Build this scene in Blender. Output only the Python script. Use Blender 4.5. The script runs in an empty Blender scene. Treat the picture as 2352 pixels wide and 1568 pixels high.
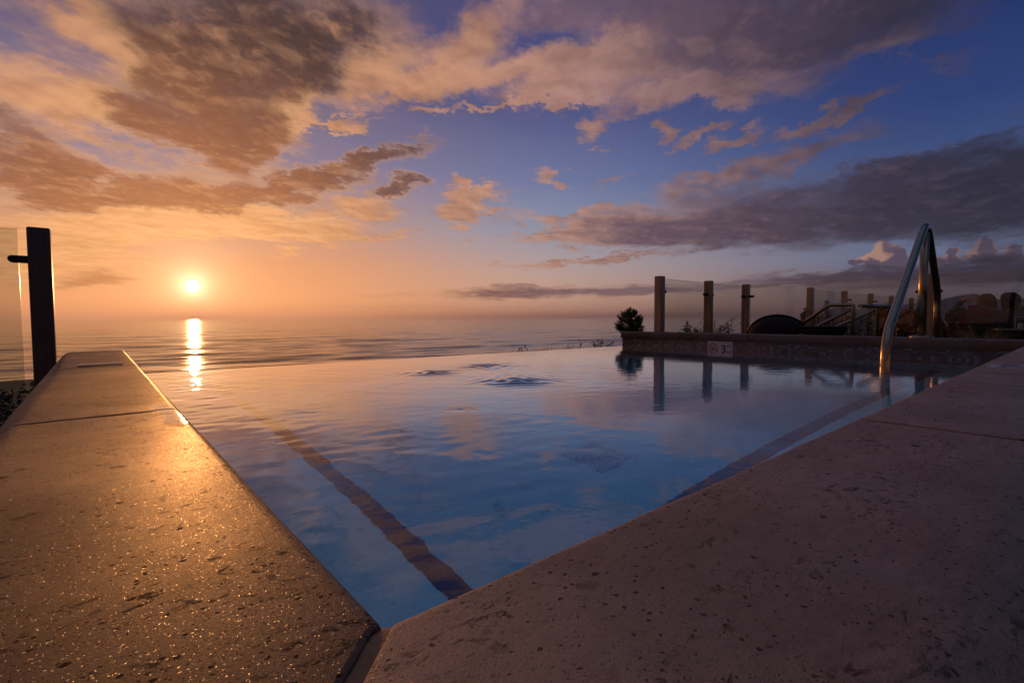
import bpy, bmesh, math, random
import numpy as np
from mathutils import Vector, Matrix, noise as mnoise
R = math.radians
scn = bpy.context.scene
COL = scn.collection
random.seed(7)
rng = np.random.default_rng(11)

# ------------------------------------------------------------------ helpers
def s2l(h):
    h = h.lstrip('#'); o = []
    for i in (0, 2, 4):
        c = int(h[i:i+2], 16) / 255
        o.append(c / 12.92 if c <= .04045 else ((c + .055) / 1.055) ** 2.4)
    return tuple(o)

def tag(o, label=None, cat=None, group=None, kind=None):
    if label: o['label'] = label
    if cat: o['category'] = cat
    if group: o['group'] = group
    if kind: o['kind'] = kind
    return o

def empty(name, loc=(0, 0, 0), rz=0.):
    o = bpy.data.objects.new(name, None); COL.objects.link(o)
    o.location = loc; o.rotation_euler = (0, 0, rz); o.empty_display_size = .05
    return o

def copy_tree(o, parent=None):
    c = o.copy(); COL.objects.link(c)
    if parent: c.parent = parent
    for ch in list(o.children): copy_tree(ch, c)
    return c

class MB:
    """collects geometry for ONE mesh object"""
    def __init__(s): s.v = []; s.f = []; s.sm = []
    def add(s, vs, fs, smooth=False):
        n = len(s.v); s.v += [tuple(p) for p in vs]
        s.f += [tuple(i + n for i in f) for f in fs]; s.sm += [smooth] * len(fs); return s
    def box(s, c, d, M=None, bev=0.):
        x, y, z = [k / 2 for k in d]
        if bev > 0:
            bm = bmesh.new(); bmesh.ops.create_cube(bm, size=1.)
            for v in bm.verts: v.co = Vector((v.co.x*d[0], v.co.y*d[1], v.co.z*d[2]))
            bmesh.ops.bevel(bm, geom=bm.edges[:], offset=bev, segments=2, profile=.6, affect='EDGES')
            vs = [v.co.copy() for v in bm.verts]; bm.verts.index_update()
            fs = [[v.index for v in f.verts] for f in bm.faces]; bm.free()
        else:
            vs = [Vector((i*x, j*y, k*z)) for k in (-1, 1) for j in (-1, 1) for i in (-1, 1)]
            fs = [(0,2,3,1), (4,5,7,6), (0,1,5,4), (2,6,7,3), (0,4,6,2), (1,3,7,5)]
        if M is not None: vs = [M @ v for v in vs]
        return s.add([Vector(c) + v for v in vs], fs)
    def tube(s, pts, r, n=12, caps=True):
        pts = [Vector(p) for p in pts]
        rs = r if isinstance(r, (list, tuple)) else [r] * len(pts)
        rings = []; up = None
        for i, p in enumerate(pts):
            t = (pts[min(i+1, len(pts)-1)] - pts[max(i-1, 0)]).normalized()
            if up is None:
                up = Vector((0, 0, 1)) if abs(t.z) < .9 else Vector((0, 1, 0))
            a = (up - t * up.dot(t)).normalized(); b = t.cross(a); up = a
            rings.append([p + (a * math.cos(2*math.pi*k/n) + b * math.sin(2*math.pi*k/n)) * rs[i] for k in range(n)])
        vs = [q for rg in rings for q in rg]; fs = []
        for i in range(len(pts) - 1):
            for k in range(n):
                fs.append((i*n+k, i*n+(k+1) % n, (i+1)*n+(k+1) % n, (i+1)*n+k))
        s.add(vs, fs, True)
        if caps:
            m = len(s.v) - len(vs)
            s.f += [tuple(m + k for k in reversed(range(n))), tuple(m + (len(pts)-1)*n + k for k in range(n))]; s.sm += [False, False]
        return s
    def lathe(s, prof, c=(0, 0, 0), n=32, M=None):
        vs = []; fs = []; m = len(prof)
        for k in range(n):
            a = 2*math.pi*k/n
            for (r, z) in prof:
                v = Vector((r*math.cos(a), r*math.sin(a), z))
                vs.append(Vector(c) + (M @ v if M is not None else v))
        for k in range(n):
            for j in range(m - 1):
                fs.append((k*m+j, ((k+1) % n)*m+j, ((k+1) % n)*m+j+1, k*m+j+1))
        return s.add(vs, fs, True)
    def build(s, name, mat, parent=None, bevel=0.):
        me = bpy.data.meshes.new(name); me.from_pydata(s.v, [], s.f); me.update()
        me.polygons.foreach_set('use_smooth', s.sm)
        if mat: me.materials.append(mat)
        o = bpy.data.objects.new(name, me); COL.objects.link(o)
        if parent: o.parent = parent
        if bevel:
            md = o.modifiers.new('bevel', 'BEVEL'); md.width = bevel; md.segments = 2; md.limit_method = 'ANGLE'
        return o

def np_mesh(name, V, F, mat, parent=None, smooth=True):
    me = bpy.data.meshes.new(name)
    me.vertices.add(len(V)); me.vertices.foreach_set('co', np.asarray(V, dtype=np.float32).ravel())
    k = F.shape[1]
    me.loops.add(F.size); me.polygons.add(len(F))
    me.loops.foreach_set('vertex_index', F.ravel().astype(np.int32))
    me.polygons.foreach_set('loop_start', np.arange(0, F.size, k, dtype=np.int32))
    me.polygons.foreach_set('use_smooth', np.full(len(F), smooth))
    me.update(calc_edges=True); me.validate()
    if mat: me.materials.append(mat)
    o = bpy.data.objects.new(name, me); COL.objects.link(o)
    if parent: o.parent = parent
    return o

def grid_faces(nr, nc):
    i = np.arange(nr*nc).reshape(nr, nc)
    return np.stack([i[:-1, :-1], i[:-1, 1:], i[1:, 1:], i[1:, :-1]], -1).reshape(-1, 4)

# ------------------------------------------------------------------ node helpers
class NT:
    def __init__(s, nt): s.nt = nt; s.n = nt.nodes; s.l = nt.links
    def new(s, t, **k):
        n = s.n.new(t)
        for a, b in k.items(): setattr(n, a, b)
        return n
    def put(s, sock, v):
        if isinstance(v, bpy.types.NodeSocket): s.l.new(v, sock)
        elif v is not None:
            if isinstance(v, tuple) and len(v) == 3 and sock.type == 'RGBA': v = (*v, 1)
            sock.default_value = v
    def math(s, op, a, b=None, c=None, clamp=False):
        n = s.new('ShaderNodeMath', operation=op, use_clamp=clamp)
        s.put(n.inputs[0], a); s.put(n.inputs[1], b)
        if c is not None: s.put(n.inputs[2], c)
        return n.outputs[0]
    def vmath(s, op, a, b=None, out=0):
        n = s.new('ShaderNodeVectorMath', operation=op)
        s.put(n.inputs[0], a)
        if b is not None: s.put(n.inputs[3 if op == 'SCALE' else 1], b)
        return n.outputs[out]
    def comb(s, x, y, z=0.):
        n = s.new('ShaderNodeCombineXYZ'); s.put(n.inputs[0], x); s.put(n.inputs[1], y); s.put(n.inputs[2], z); return n.outputs[0]
    def sep(s, v):
        n = s.new('ShaderNodeSeparateXYZ'); s.put(n.inputs[0], v); return n.outputs
    def mapping(s, v, loc=(0,0,0), rot=(0,0,0), sc=(1,1,1), vt='POINT'):
        n = s.new('ShaderNodeMapping', vector_type=vt)
        s.put(n.inputs[0], v); n.inputs['Location'].default_value = loc; n.inputs['Rotation'].default_value = rot; n.inputs['Scale'].default_value = sc
        return n.outputs[0]
    def noise(s, v, scale, detail=4., rough=.5, dist=0., color=False, lac=2.):
        n = s.new('ShaderNodeTexNoise', noise_dimensions='3D')
        s.put(n.inputs['Vector'], v); s.put(n.inputs['Scale'], scale); s.put(n.inputs['Detail'], detail)
        s.put(n.inputs['Roughness'], rough); s.put(n.inputs['Distortion'], dist); s.put(n.inputs['Lacunarity'], lac)
        return n.outputs['Color' if color else 0]
    def voro(s, v, scale, feature='F1', rand=1., out='Distance'):
        n = s.new('ShaderNodeTexVoronoi', feature=feature)
        s.put(n.inputs['Vector'], v); s.put(n.inputs['Scale'], scale); s.put(n.inputs['Randomness'], rand)
        return n.outputs[out]
    def smooth(s, v, a, b, lo=0., hi=1.):
        n = s.new('ShaderNodeMapRange', interpolation_type='SMOOTHSTEP')
        for i, q in enumerate((v, a, b, lo, hi)): s.put(n.inputs[i], q)
        return n.outputs[0]
    def lin(s, v, a, b, lo=0., hi=1.):
        n = s.new('ShaderNodeMapRange')
        for i, q in enumerate((v, a, b, lo, hi)): s.put(n.inputs[i], q)
        return n.outputs[0]
    def mix(s, f, a, b, mode='MIX'):
        n = s.new('ShaderNodeMix', data_type='RGBA', blend_type=mode)
        s.put(n.inputs[0], f); s.put(n.inputs[6], a); s.put(n.inputs[7], b); return n.outputs[2]
    def ramp(s, v, stops, interp='LINEAR'):
        n = s.new('ShaderNodeValToRGB'); s.put(n.inputs[0], v); cr = n.color_ramp; cr.interpolation = interp
        while len(cr.elements) < len(stops): cr.elements.new(.5)
        for e, (p, c) in zip(cr.elements, stops): e.position = p; e.color = (*c, 1)
        return n.outputs[0]
    def bump(s, h, strength, dist, normal=None):
        n = s.new('ShaderNodeBump'); s.put(n.inputs['Height'], h); s.put(n.inputs['Strength'], strength); s.put(n.inputs['Distance'], dist)
        if normal is not None: s.put(n.inputs['Normal'], normal)
        return n.outputs[0]

def material(name):
    m = bpy.data.materials.new(name); m.use_nodes = True; m.node_tree.nodes.clear()
    t = NT(m.node_tree); out = t.new('ShaderNodeOutputMaterial')
    return m, t, out

def principled(t, out, **k):
    p = t.new('ShaderNodeBsdfPrincipled')
    for a, v in k.items(): t.put(p.inputs[a.replace('_', ' ')], v)
    t.l.new(p.outputs[0], out.inputs['Surface']); return p

def simple(name, col, rough=.5, metal=0., var=.25, scale=30., bump=.0, spec=.5):
    m, t, out = material(name)
    co = t.new('ShaderNodeTexCoord').outputs['Object']
    n = t.noise(co, scale, 5., .6)
    c = t.mix(n, tuple(x*(1-var) for x in col), tuple(min(1, x*(1+var)) for x in col))
    p = principled(t, out, Base_Color=c, Roughness=t.lin(n, .3, .7, max(.02, rough-.08), min(1, rough+.08)), Metallic=metal)
    p.inputs['Specular IOR Level'].default_value = spec
    if bump: t.put(p.inputs['Normal'], t.bump(n, bump, .003))
    return m

# ------------------------------------------------------------------ key measures (metres; z = 0 is the top of the pool coping)
ZW = -.148            # pool water level
X0, X1 = .118, 4.643  # pool inner faces
Y0 = .247
def weir_y(x): return 3.552 - (x - .1) * .046
GZ = -.62             # terrace / lawn
SEA = -14.
SUN_AZ, SUN_EL = 7.4, 3.2

# ------------------------------------------------------------------ camera
cam = bpy.data.cameras.new('camera'); co = bpy.data.objects.new('camera', cam); COL.objects.link(co)
cam.sensor_width = 36; cam.lens = 36 * 1131.71 / 2352; cam.clip_start = .01; cam.clip_end = 90000
yaw, pit, rol = R(-40.236), R(-2.747), R(.2613)
fw = Vector((math.sin(-yaw)*math.cos(pit), math.cos(yaw)*math.cos(pit), math.sin(pit)))
r0 = Vector((math.cos(yaw), math.sin(yaw), 0)); u0 = r0.cross(fw)
rr = r0*math.cos(rol) - u0*math.sin(rol); uu = r0*math.sin(rol) + u0*math.cos(rol)
co.matrix_world = Matrix(((rr.x, uu.x, -fw.x, 0), (rr.y, uu.y, -fw.y, 0), (rr.z, uu.z, -fw.z, .165), (0, 0, 0, 1)))
scn.camera = co

# ------------------------------------------------------------------ render settings
scn.view_settings.view_transform = 'Standard'; scn.view_settings.look = 'None'; scn.view_settings.exposure = 0; scn.view_settings.gamma = 1
scn.cycles.max_bounces = 12; scn.cycles.transmission_bounces = 10; scn.cycles.glossy_bounces = 4; scn.cycles.diffuse_bounces = 5
scn.cycles.transparent_max_bounces = 16; scn.cycles.volume_bounces = 0
scn.cycles.sample_clamp_indirect = 6; scn.cycles.use_denoising = True; scn.cycles.caustics_refractive = True
scn.cycles.blur_glossy = .3

# ------------------------------------------------------------------ sun
sl = bpy.data.lights.new('sun', 'SUN'); sl.energy = 1.15; sl.angle = R(.6); sl.color = (1., .39, .11)
so = bpy.data.objects.new('sun', sl); COL.objects.link(so)
sd = Vector((math.sin(R(SUN_AZ))*math.cos(R(SUN_EL)), math.cos(R(SUN_AZ))*math.cos(R(SUN_EL)), math.sin(R(SUN_EL))))
so.rotation_euler = sd.to_track_quat('Z', 'Y').to_euler()

# ------------------------------------------------------------------ sky
BLOBS_DARK = [(0.2386, 0.476, 0.2968, 0.1488, -2.864, 1.1),
    (0.2026, 0.4021, 0.1714, 0.0945, -3.0089, 0.7),
    (0.0762, 0.4376, 0.1037, 0.0602, 3.075, 0.35),
    (0.3458, 0.464, 0.1253, 0.0786, -2.7186, 0.45),
    (0.1549, 0.3228, 0.1847, 0.0735, 3.1342, 0.9),
    (0.2127, 0.2987, 0.1199, 0.0461, -2.7992, 0.7),
    (0.0708, 0.2942, 0.0817, 0.0391, 3.0846, 0.7),
    (0.1598, 0.2771, 0.1549, 0.0401, -2.9756, 0.4),
    (-0.0666, 0.2354, 0.0984, 0.0669, 2.8373, 1.05),
    (-0.0732, 0.2906, 0.0494, 0.0297, 2.8324, 0.35),
    (-0.0448, 0.2102, 0.0905, 0.0373, 2.9914, 0.5),
    (0.1266, 0.2109, 0.2925, 0.0422, -2.9726, 0.95),
    (0.2662, 0.2266, 0.1905, 0.0434, -2.8971, 0.75),
    (-0.0267, 0.1889, 0.1241, 0.0314, 3.1282, 0.5),
    (0.1198, 0.1893, 0.1594, 0.0345, -3.0183, 0.4),
    (0.3641, 0.273, 0.1275, 0.0328, -2.7883, 0.95),
    (0.4604, 0.309, 0.1161, 0.0252, -2.9141, 1.1),
    (0.4841, 0.2503, 0.0626, 0.0219, -3.019, 1.3),
    (0.0141, 0.0636, 0.0783, 0.0189, 3.1007, 1.0),
    (-0.0413, 0.0514, 0.0572, 0.0154, -3.0946, 0.6),
    (-0.0049, 0.1088, 0.0753, 0.0237, 3.099, 0.5),
    (-0.0701, 0.1458, 0.0634, 0.018, -2.9934, 0.3),
    (1.2354, 0.176, 0.4116, 0.0691, -3.1342, 1.1),
    (1.4318, 0.1892, 0.179, 0.0827, -3.01, 1.1),
    (1.0274, 0.1585, 0.2828, 0.0361, 3.1189, 0.9),
    (1.1688, 0.1451, 0.2091, 0.038, 3.1186, 0.5),
    (1.5017, 0.1475, 0.1354, 0.0768, 3.046, 0.9),
    (1.3533, 0.2345, 0.1381, 0.0267, -2.9855, 0.6),
    (1.1316, 0.2459, 0.1395, 0.0227, -2.9273, 0.4),
    (1.3953, 0.063, 0.2905, 0.0229, -3.1324, 1.1),
    (1.2377, 0.0653, 0.1686, 0.0135, -3.1051, 0.6),
    (1.5045, 0.0605, 0.1193, 0.029, 3.0664, 0.8),
    (0.8027, 0.0517, 0.2789, 0.0174, -3.134, 1.0),
    (0.6622, 0.0482, 0.1143, 0.014, 3.139, 0.6),
    (1.0286, 0.0532, 0.1894, 0.0116, -3.1278, 0.5),
    (0.7063, 0.0638, 0.1408, 0.0052, -3.1118, 0.5),
    (1.1828, 0.4693, 0.3488, 0.0829, 3.034, 1.05),
    (1.023, 0.5099, 0.2344, 0.0654, 2.984, 0.6),
    (1.3078, 0.4557, 0.2089, 0.0606, 2.9691, 0.4),
    (0.7941, 0.5437, 0.1361, 0.0363, 3.0942, 0.5),
    (1.0919, 0.4437, 0.1915, 0.038, 3.0455, 0.4),
    (0.4481, 0.5081, 0.0891, 0.0367, -3.0086, 0.35),
    (0.3984, 0.0196, 0.2088, 0.0059, -3.122, 0.4),
    (0.4394, 0.0434, 0.1479, 0.0059, -3.0987, 0.35)]
BLOBS_LIT = [(0.7684, 0.4616, 0.4432, 0.0473, -3.0628, 1.0),
    (0.5203, 0.4332, 0.2187, 0.0406, -2.9616, 0.8),
    (1.0159, 0.4645, 0.3235, 0.0579, 3.1165, 0.6),
    (0.6057, 0.5132, 0.1831, 0.0515, -2.8069, 0.75),
    (1.1286, 0.412, 0.2365, 0.0385, 3.0286, 0.6),
    (0.4311, 0.462, 0.0967, 0.0385, -2.6466, 0.6),
    (-0.0405, 0.3217, 0.1171, 0.0574, 2.8747, 1.1),
    (0.0739, 0.38, 0.1427, 0.0584, 2.8135, 0.9),
    (0.0169, 0.4206, 0.1452, 0.04, 3.1192, 0.6),
    (0.1315, 0.3597, 0.1, 0.0356, 3.1036, 0.6),
    (-0.0607, 0.3805, 0.049, 0.0229, 2.9568, 0.35),
    (0.2767, 0.3524, 0.0912, 0.045, -2.3054, 1.5),
    (0.3066, 0.3837, 0.0453, 0.0327, -2.3118, 0.9),
    (0.2475, 0.3175, 0.0529, 0.023, -2.38, 0.8),
    (0.3621, 0.355, 0.1099, 0.011, -2.921, 1.1),
    (0.3935, 0.3731, 0.0725, 0.0082, -2.8263, 0.6),
    (0.8112, 0.4153, 0.1348, 0.0313, -3.0184, 1.1),
    (0.7165, 0.3957, 0.1643, 0.0065, -3.1359, 0.8),
    (0.9932, 0.3963, 0.1813, 0.0381, 3.1154, 0.95),
    (0.8707, 0.3568, 0.0447, 0.0275, -2.8969, 0.9),
    (1.0928, 0.3882, 0.0897, 0.0264, 2.9785, 0.5),
    (1.1232, 0.3152, 0.0715, 0.0164, -2.8192, 1.15),
    (1.0487, 0.3245, 0.0802, 0.0121, -2.8475, 1.0),
    (0.9779, 0.3354, 0.0259, 0.0185, -2.8764, 0.8),
    (1.2385, 0.3259, 0.0568, 0.0196, -2.8484, 1.05),
    (1.3052, 0.3423, 0.0704, 0.0134, -2.8344, 0.9),
    (1.3538, 0.4066, 0.0772, 0.0249, -3.1143, 0.8),
    (1.4165, 0.369, 0.0431, 0.0102, 3.0692, 0.35),
    (1.1793, 0.3174, 0.0575, 0.0102, -2.7839, 0.3),
    (0.5982, 0.2154, 0.0567, 0.0429, 3.0219, 1.5),
    (0.6461, 0.243, 0.0609, 0.0162, -3.0512, 0.9),
    (0.6633, 0.2062, 0.1135, 0.0099, -3.0719, 0.8),
    (0.5899, 0.2525, 0.0225, 0.0207, -2.9152, 0.8),
    (0.1066, 0.153, 0.3613, 0.039, -3.0436, 1.0),
    (0.2646, 0.1648, 0.2422, 0.0308, 3.1017, 1.0),
    (0.4101, 0.2148, 0.1215, 0.0203, -2.9458, 0.8),
    (0.3384, 0.1538, 0.1828, 0.0111, 3.1222, 0.9),
    (0.4259, 0.1998, 0.0732, 0.0111, -3.021, 0.6),
    (-0.0391, 0.1121, 0.1398, 0.0423, -2.8021, 0.7),
    (-0.0728, 0.0718, 0.0809, 0.0371, -3.0509, 0.6),
    (0.0203, 0.0909, 0.0944, 0.0203, 3.0777, 0.6),
    (0.5532, 0.386, 0.0637, 0.01, -3.0477, 0.8),
    (0.7984, 0.2681, 0.0476, 0.0111, 2.9844, 0.8),
    (0.9089, 0.2664, 0.0575, 0.0087, -2.969, 0.7),
    (0.5977, 0.1699, 0.0364, 0.0084, -3.0601, 1.2),
    (0.4994, 0.1612, 0.0463, 0.005, -3.0616, 0.9),
    (0.2853, 0.1211, 0.0369, 0.0078, -3.0155, 0.9),
    (0.3535, 0.1402, 0.0341, 0.0048, -3.0947, 0.7),
    (0.8709, 0.3095, 0.0217, 0.0062, -3.0437, 0.5),
    (0.733, 0.154, 0.0263, 0.0042, 3.1324, 0.5),
    (0.9631, 0.1862, 0.2431, 0.0407, -3.0575, 0.95),
    (0.8113, 0.2004, 0.1892, 0.0149, -3.0337, 0.7),
    (0.9137, 0.1599, 0.2674, 0.0215, -3.1283, 0.8),
    (0.8545, 0.1138, 0.2226, 0.0077, -3.0941, 1.2),
    (1.2396, 0.2771, 0.1098, 0.0328, -2.8874, 0.8),
    (1.0876, 0.2469, 0.1755, 0.0184, -2.9942, 0.7),
    (0.8458, 0.1746, 0.1538, 0.01, -3.069, 0.5),
    (0.0283, 0.3157, 0.0589, 0.0231, 2.8587, 0.4)]
BLOBS_CUMULUS = [(1.3456, 0.106, 0.0212, 0.0186, 2.0203, 1.2),
    (1.3636, 0.0936, 0.0212, 0.019, 2.1566, 1.0),
    (1.3266, 0.0936, 0.0187, 0.0139, 2.9448, 0.9),
    (1.3068, 0.0886, 0.0131, 0.0085, 3.0099, 0.8),
    (1.3517, 0.0848, 0.0391, 0.0124, 3.0613, 0.9),
    (1.4307, 0.0946, 0.0118, 0.0096, 1.8485, 1.1),
    (1.4251, 0.0834, 0.0228, 0.0129, 3.0115, 0.9),
    (1.4654, 0.1001, 0.0177, 0.0135, 1.7944, 1.2),
    (1.4584, 0.087, 0.0209, 0.0172, 2.7766, 1.0),
    (1.4941, 0.0899, 0.0149, 0.0108, 2.9009, 1.0),
    (1.4814, 0.0788, 0.0402, 0.0111, 3.0485, 0.8),
    (1.405, 0.0836, 0.0175, 0.0079, 3.0384, 0.6)]
def build_world():
    w = bpy.data.worlds.new('World'); scn.world = w; w.use_nodes = True; w.node_tree.nodes.clear()
    t = NT(w.node_tree); out = t.new('ShaderNodeOutputWorld'); bg = t.new('ShaderNodeBackground')
    t.l.new(bg.outputs[0], out.inputs[0])
    d = t.vmath('NORMALIZE', t.new('ShaderNodeTexCoord').outputs['Generated'])
    x, y, z = t.sep(d)
    az = t.math('ARCTAN2', x, y); el = t.math('ARCSINE', z)
    # cloud-plane coordinates: clouds foreshorten towards the horizon
    k = t.math('DIVIDE', 1., t.math('ADD', t.math('MAXIMUM', z, 0.), .12))
    q = t.comb(t.math('MULTIPLY', x, k), t.math('MULTIPLY', y, k), 0.)
    qs = t.mapping(t.mapping(q, rot=(0, 0, R(-55))), sc=(.55, 1.2, 1.))       # clouds drawn out along the wind
    P = t.comb(az, el, 0.)
    wn = t.noise(q, 3.0, 4., .5, color=True)
    wn2 = t.noise(qs, 9., 3., .5, color=True)
    off = t.vmath('ADD', t.vmath('SCALE', t.vmath('SUBTRACT', wn, (.5, .5, .5)), .17),
                  t.vmath('SCALE', t.vmath('SUBTRACT', wn2, (.5, .5, .5)), .035))
    wn3 = t.noise(t.vmath('ADD', q, t.vmath('SCALE', qs, .5)), 21., 6., .66, color=True)
    off = t.vmath('ADD', off, t.vmath('SCALE', t.vmath('SUBTRACT', wn3, (.5, .5, .5)), .06))
    # warp less near the horizon
    wf = t.smooth(el, 0., .30, .18, 1.)
    off = t.vmath('MULTIPLY', off, t.comb(wf, t.math('MULTIPLY', wf, .75), 0.))
    PW = t.vmath('ADD', P, off)
    def field(blobs, PW=PW):
        acc = None
        for (a, e, s1, s2, ang, wgt) in blobs:
            v = t.mapping(PW, loc=(a, e, 0), rot=(0, 0, ang), sc=(s1, s2, 1), vt='TEXTURE')
            g = t.new('ShaderNodeTexGradient', gradient_type='SPHERICAL'); t.put(g.inputs[0], v)
            acc = t.math('MULTIPLY_ADD', g.outputs['Fac'], wgt, acc if acc is not None else 0.)
        return acc
    # angle to the sun
    cs = t.vmath('DOT_PRODUCT', d, tuple(sd), out=1)
    th = t.math('ARCCOSINE', t.math('MINIMUM', cs, .999999))
    # ---- clear air
    eld = t.lin(el, 0., R(40.), 0., 1.)
    L = s2l
    left = t.ramp(eld, [(0., L('#f09a62')), (.05, L('#f5a56e')), (.14, L('#e1986c')), (.26, L('#b58e82')), (.40, L('#7b7794')), (.58, L('#585a7e')), (.8, L('#444871')), (1., L('#333a64'))])
    mid = t.ramp(eld, [(0., L('#d69c80')), (.06, L('#d6aa92')), (.14, L('#bba5a0')), (.25, L('#8a98b0')), (.38, L('#6878a4')), (.55, L('#485587')), (.75, L('#364378')), (1., L('#2f3661'))])
    right = t.ramp(eld, [(0., L('#52444a')), (.06, L('#665d6a')), (.14, L('#667390')), (.3, L('#425784')), (.45, L('#2a4178')), (.62, L('#1b3268')), (.82, L('#172650')), (1., L('#121f45'))])
    m1 = t.smooth(az, R(14.), R(48.))
    m2 = t.smooth(az, R(40.), R(82.))
    clear = t.mix(m2, t.mix(m1, left, mid), right)
    # unseen sky behind and overhead: blue raised to light the pool floor
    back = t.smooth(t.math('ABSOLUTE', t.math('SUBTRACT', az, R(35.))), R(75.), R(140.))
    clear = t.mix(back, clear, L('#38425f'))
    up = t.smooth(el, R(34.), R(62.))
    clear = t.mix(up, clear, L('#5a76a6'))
    # ---- aureole round the sun
    def glow(w, col, amt):
        g = t.math('EXPONENT', t.math('MULTIPLY', th, -1. / w))
        return t.vmath('SCALE', tuple(col), t.math('MULTIPLY', g, amt))
    # ---- cloud noises
    n1 = t.noise(q, 3.6, 8., .56, .3)
    n2 = t.noise(qs, 5.2, 9., .60, .5)
    sunq = (math.sin(R(SUN_AZ))*.055, math.cos(R(SUN_AZ))*.055, 0.)
    n1s = t.noise(t.vmath('ADD', q, sunq), 3.6, 8., .56, .3)          # the same field a step towards the sun: self shadow
    n4 = t.noise(t.vmath('ADD', q, t.vmath('SCALE', qs, .8)), 13., 9., .68, .6)
    nn = t.math('ADD', t.math('ADD', t.math('MULTIPLY', n1, .46), t.math('MULTIPLY', n2, .34)), t.math('MULTIPLY', n4, .20))
    nc = t.math('SUBTRACT', nn, .5)
    shade = t.math('SUBTRACT', n1s, n1)
    fd = t.math('MULTIPLY', field(BLOBS_DARK), 1.68); fl = t.math('MULTIPLY', field(BLOBS_LIT), 1.6)
    extra = t.math('MULTIPLY', t.smooth(t.noise(q, 1.5, 3., .5), .45, .65), t.math('MAXIMUM', back, up))
    fd = t.math('ADD', fd, t.math('MULTIPLY', extra, .8))
    def opac(f, lo, hi, amp):
        g = t.math('MULTIPLY', t.smooth(f, 0., .30), amp)
        return t.smooth(t.math('MULTIPLY_ADD', nc, g, f), lo, hi)
    ol = opac(fl, -.05, 1.15, 1.8)
    od = opac(fd, -.25, 1.75, 1.8)
    thin = opac(t.math('ADD', fd, t.math('MULTIPLY', fl, .6)), .0, .9, 1.2)   # veil that spreads past the thick parts
    sunside = t.smooth(th, R(4.), R(26.))           # 0 near the sun
    far = t.smooth(az, R(36.), R(84.))
    litc = t.mix(sunside, L('#ffb878'), L('#d69a72'))
    litc = t.mix(t.smooth(az, R(24.), R(54.), 0., 1.), litc, t.mix(far, L('#c19386'), L('#57495a')))
    shadec = t.mix(sunside, L('#cc8246'), t.mix(far, L('#76503f'), L('#2e2936')))
    k1 = t.smooth(t.math('ADD', shade, t.math('MULTIPLY', t.math('SUBTRACT', n2, .5), .40)), -.20, .24)
    litc = t.mix(t.math('MULTIPLY', k1, .62), litc, shadec)
    darkc = t.mix(sunside, L('#a96439'), t.mix(t.smooth(el, R(10.), R(27.)), L('#6a463c'), L('#44322d')))
    mauve = t.smooth(az, R(20.), R(50.))
    darkc = t.mix(mauve, darkc, t.mix(t.smooth(az, R(48.), R(84.)), L('#675263'), L('#2c2a3a')))
    core = t.smooth(t.math('MULTIPLY_ADD', nc, 1.9, fd), -.10, 1.0)
    kk = t.math('ADD', t.math('MULTIPLY', core, 1.05), t.math('MULTIPLY', t.math('SUBTRACT', k1, .45), .8), clamp=True)
    bodyc = t.mix(kk, litc, darkc)
    bodyc = t.mix(t.smooth(n2, .60, .38, 0., .32), bodyc, t.vmath('SCALE', bodyc, .60))
    bodyc = t.mix(t.smooth(n4, .50, .72, 0., .14), bodyc, litc)
    # internal relief of the thick parts: lobes and torn undersides
    lob = t.noise(t.vmath('ADD', q, t.vmath('SCALE', wn2, .12)), 7.5, 8., .60, .6)
    rel = t.math('ADD', t.math('MULTIPLY', t.math('SUBTRACT', lob, .5), 1.5), t.math('MULTIPLY', t.math('SUBTRACT', n4, .5), .9))
    bodyc = t.mix(t.smooth(rel, .0, .5, 0., .5), bodyc, litc)
    bodyc = t.mix(t.smooth(rel, .0, -.5, 0., .5), bodyc, t.vmath('SCALE', bodyc, .55))
    rimm = t.math('MULTIPLY', t.smooth(od, .03, .30), t.smooth(od, .85, .40))
    rimm = t.math('MULTIPLY', rimm, t.smooth(th, R(60.), R(12.), 0., .40))
    bodyc = t.mix(rimm, bodyc, t.mix(t.smooth(th, R(8.), R(40.)), L('#ffc682'), L('#e8b287')))
    col = t.mix(t.math('MULTIPLY', thin, .30), clear, t.mix(.5, litc, shadec))
    col = t.mix(t.math('MULTIPLY', ol, .90), col, litc)
    # small heaped clouds standing over the right hand horizon
    bil = t.noise(P, 26., 5., .5); bil2 = t.noise(P, 70., 4., .55, color=True)
    PC = t.vmath('ADD', P, t.vmath('SCALE', t.vmath('SUBTRACT', bil2, (.5, .5, .5)), .022))
    fc = field(BLOBS_CUMULUS, PC); fc2 = field(BLOBS_CUMULUS, t.vmath('ADD', PC, (.014, -.008, 0.)))
    oc = t.smooth(t.math('ADD', fc, t.math('MULTIPLY', t.math('SUBTRACT', bil, .5), .7)), .18, .42)
    cuc = t.mix(t.smooth(t.math('ADD', t.math('SUBTRACT', fc2, fc), t.math('MULTIPLY', t.math('SUBTRACT', bil, .5), .5)), -.30, .34), L('#57495c'), L('#b78a78'))
    cuc = t.mix(t.smooth(az, R(74.), R(86.), 0., .6), cuc, L('#4a4152'))
    col = t.mix(t.math('MULTIPLY', oc, .95), col, cuc)
    col = t.mix(t.math('MULTIPLY', od, .96), col, bodyc)
    col = t.vmath('ADD', col, glow(R(3.0), (1., .60, .24), .40))
    col = t.vmath('ADD', col, glow(R(11.), (.55, .20, .05), .30))
    col = t.vmath('ADD', col, glow(R(1.3), (1., .80, .48), 1.2))
    col = t.vmath('ADD', col, glow(R(.5), (1., .86, .58), 1.6))
    disc = t.smooth(th, R(.72), R(.12))
    col = t.vmath('ADD', col, t.vmath('SCALE', (1., .86, .6), t.math('MULTIPLY', disc, 3.)))
    # below the horizon: haze colour of the far sea
    low = t.smooth(el, R(.0), R(-3.))
    col = t.mix(low, col, L('#3a3030'))
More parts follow.
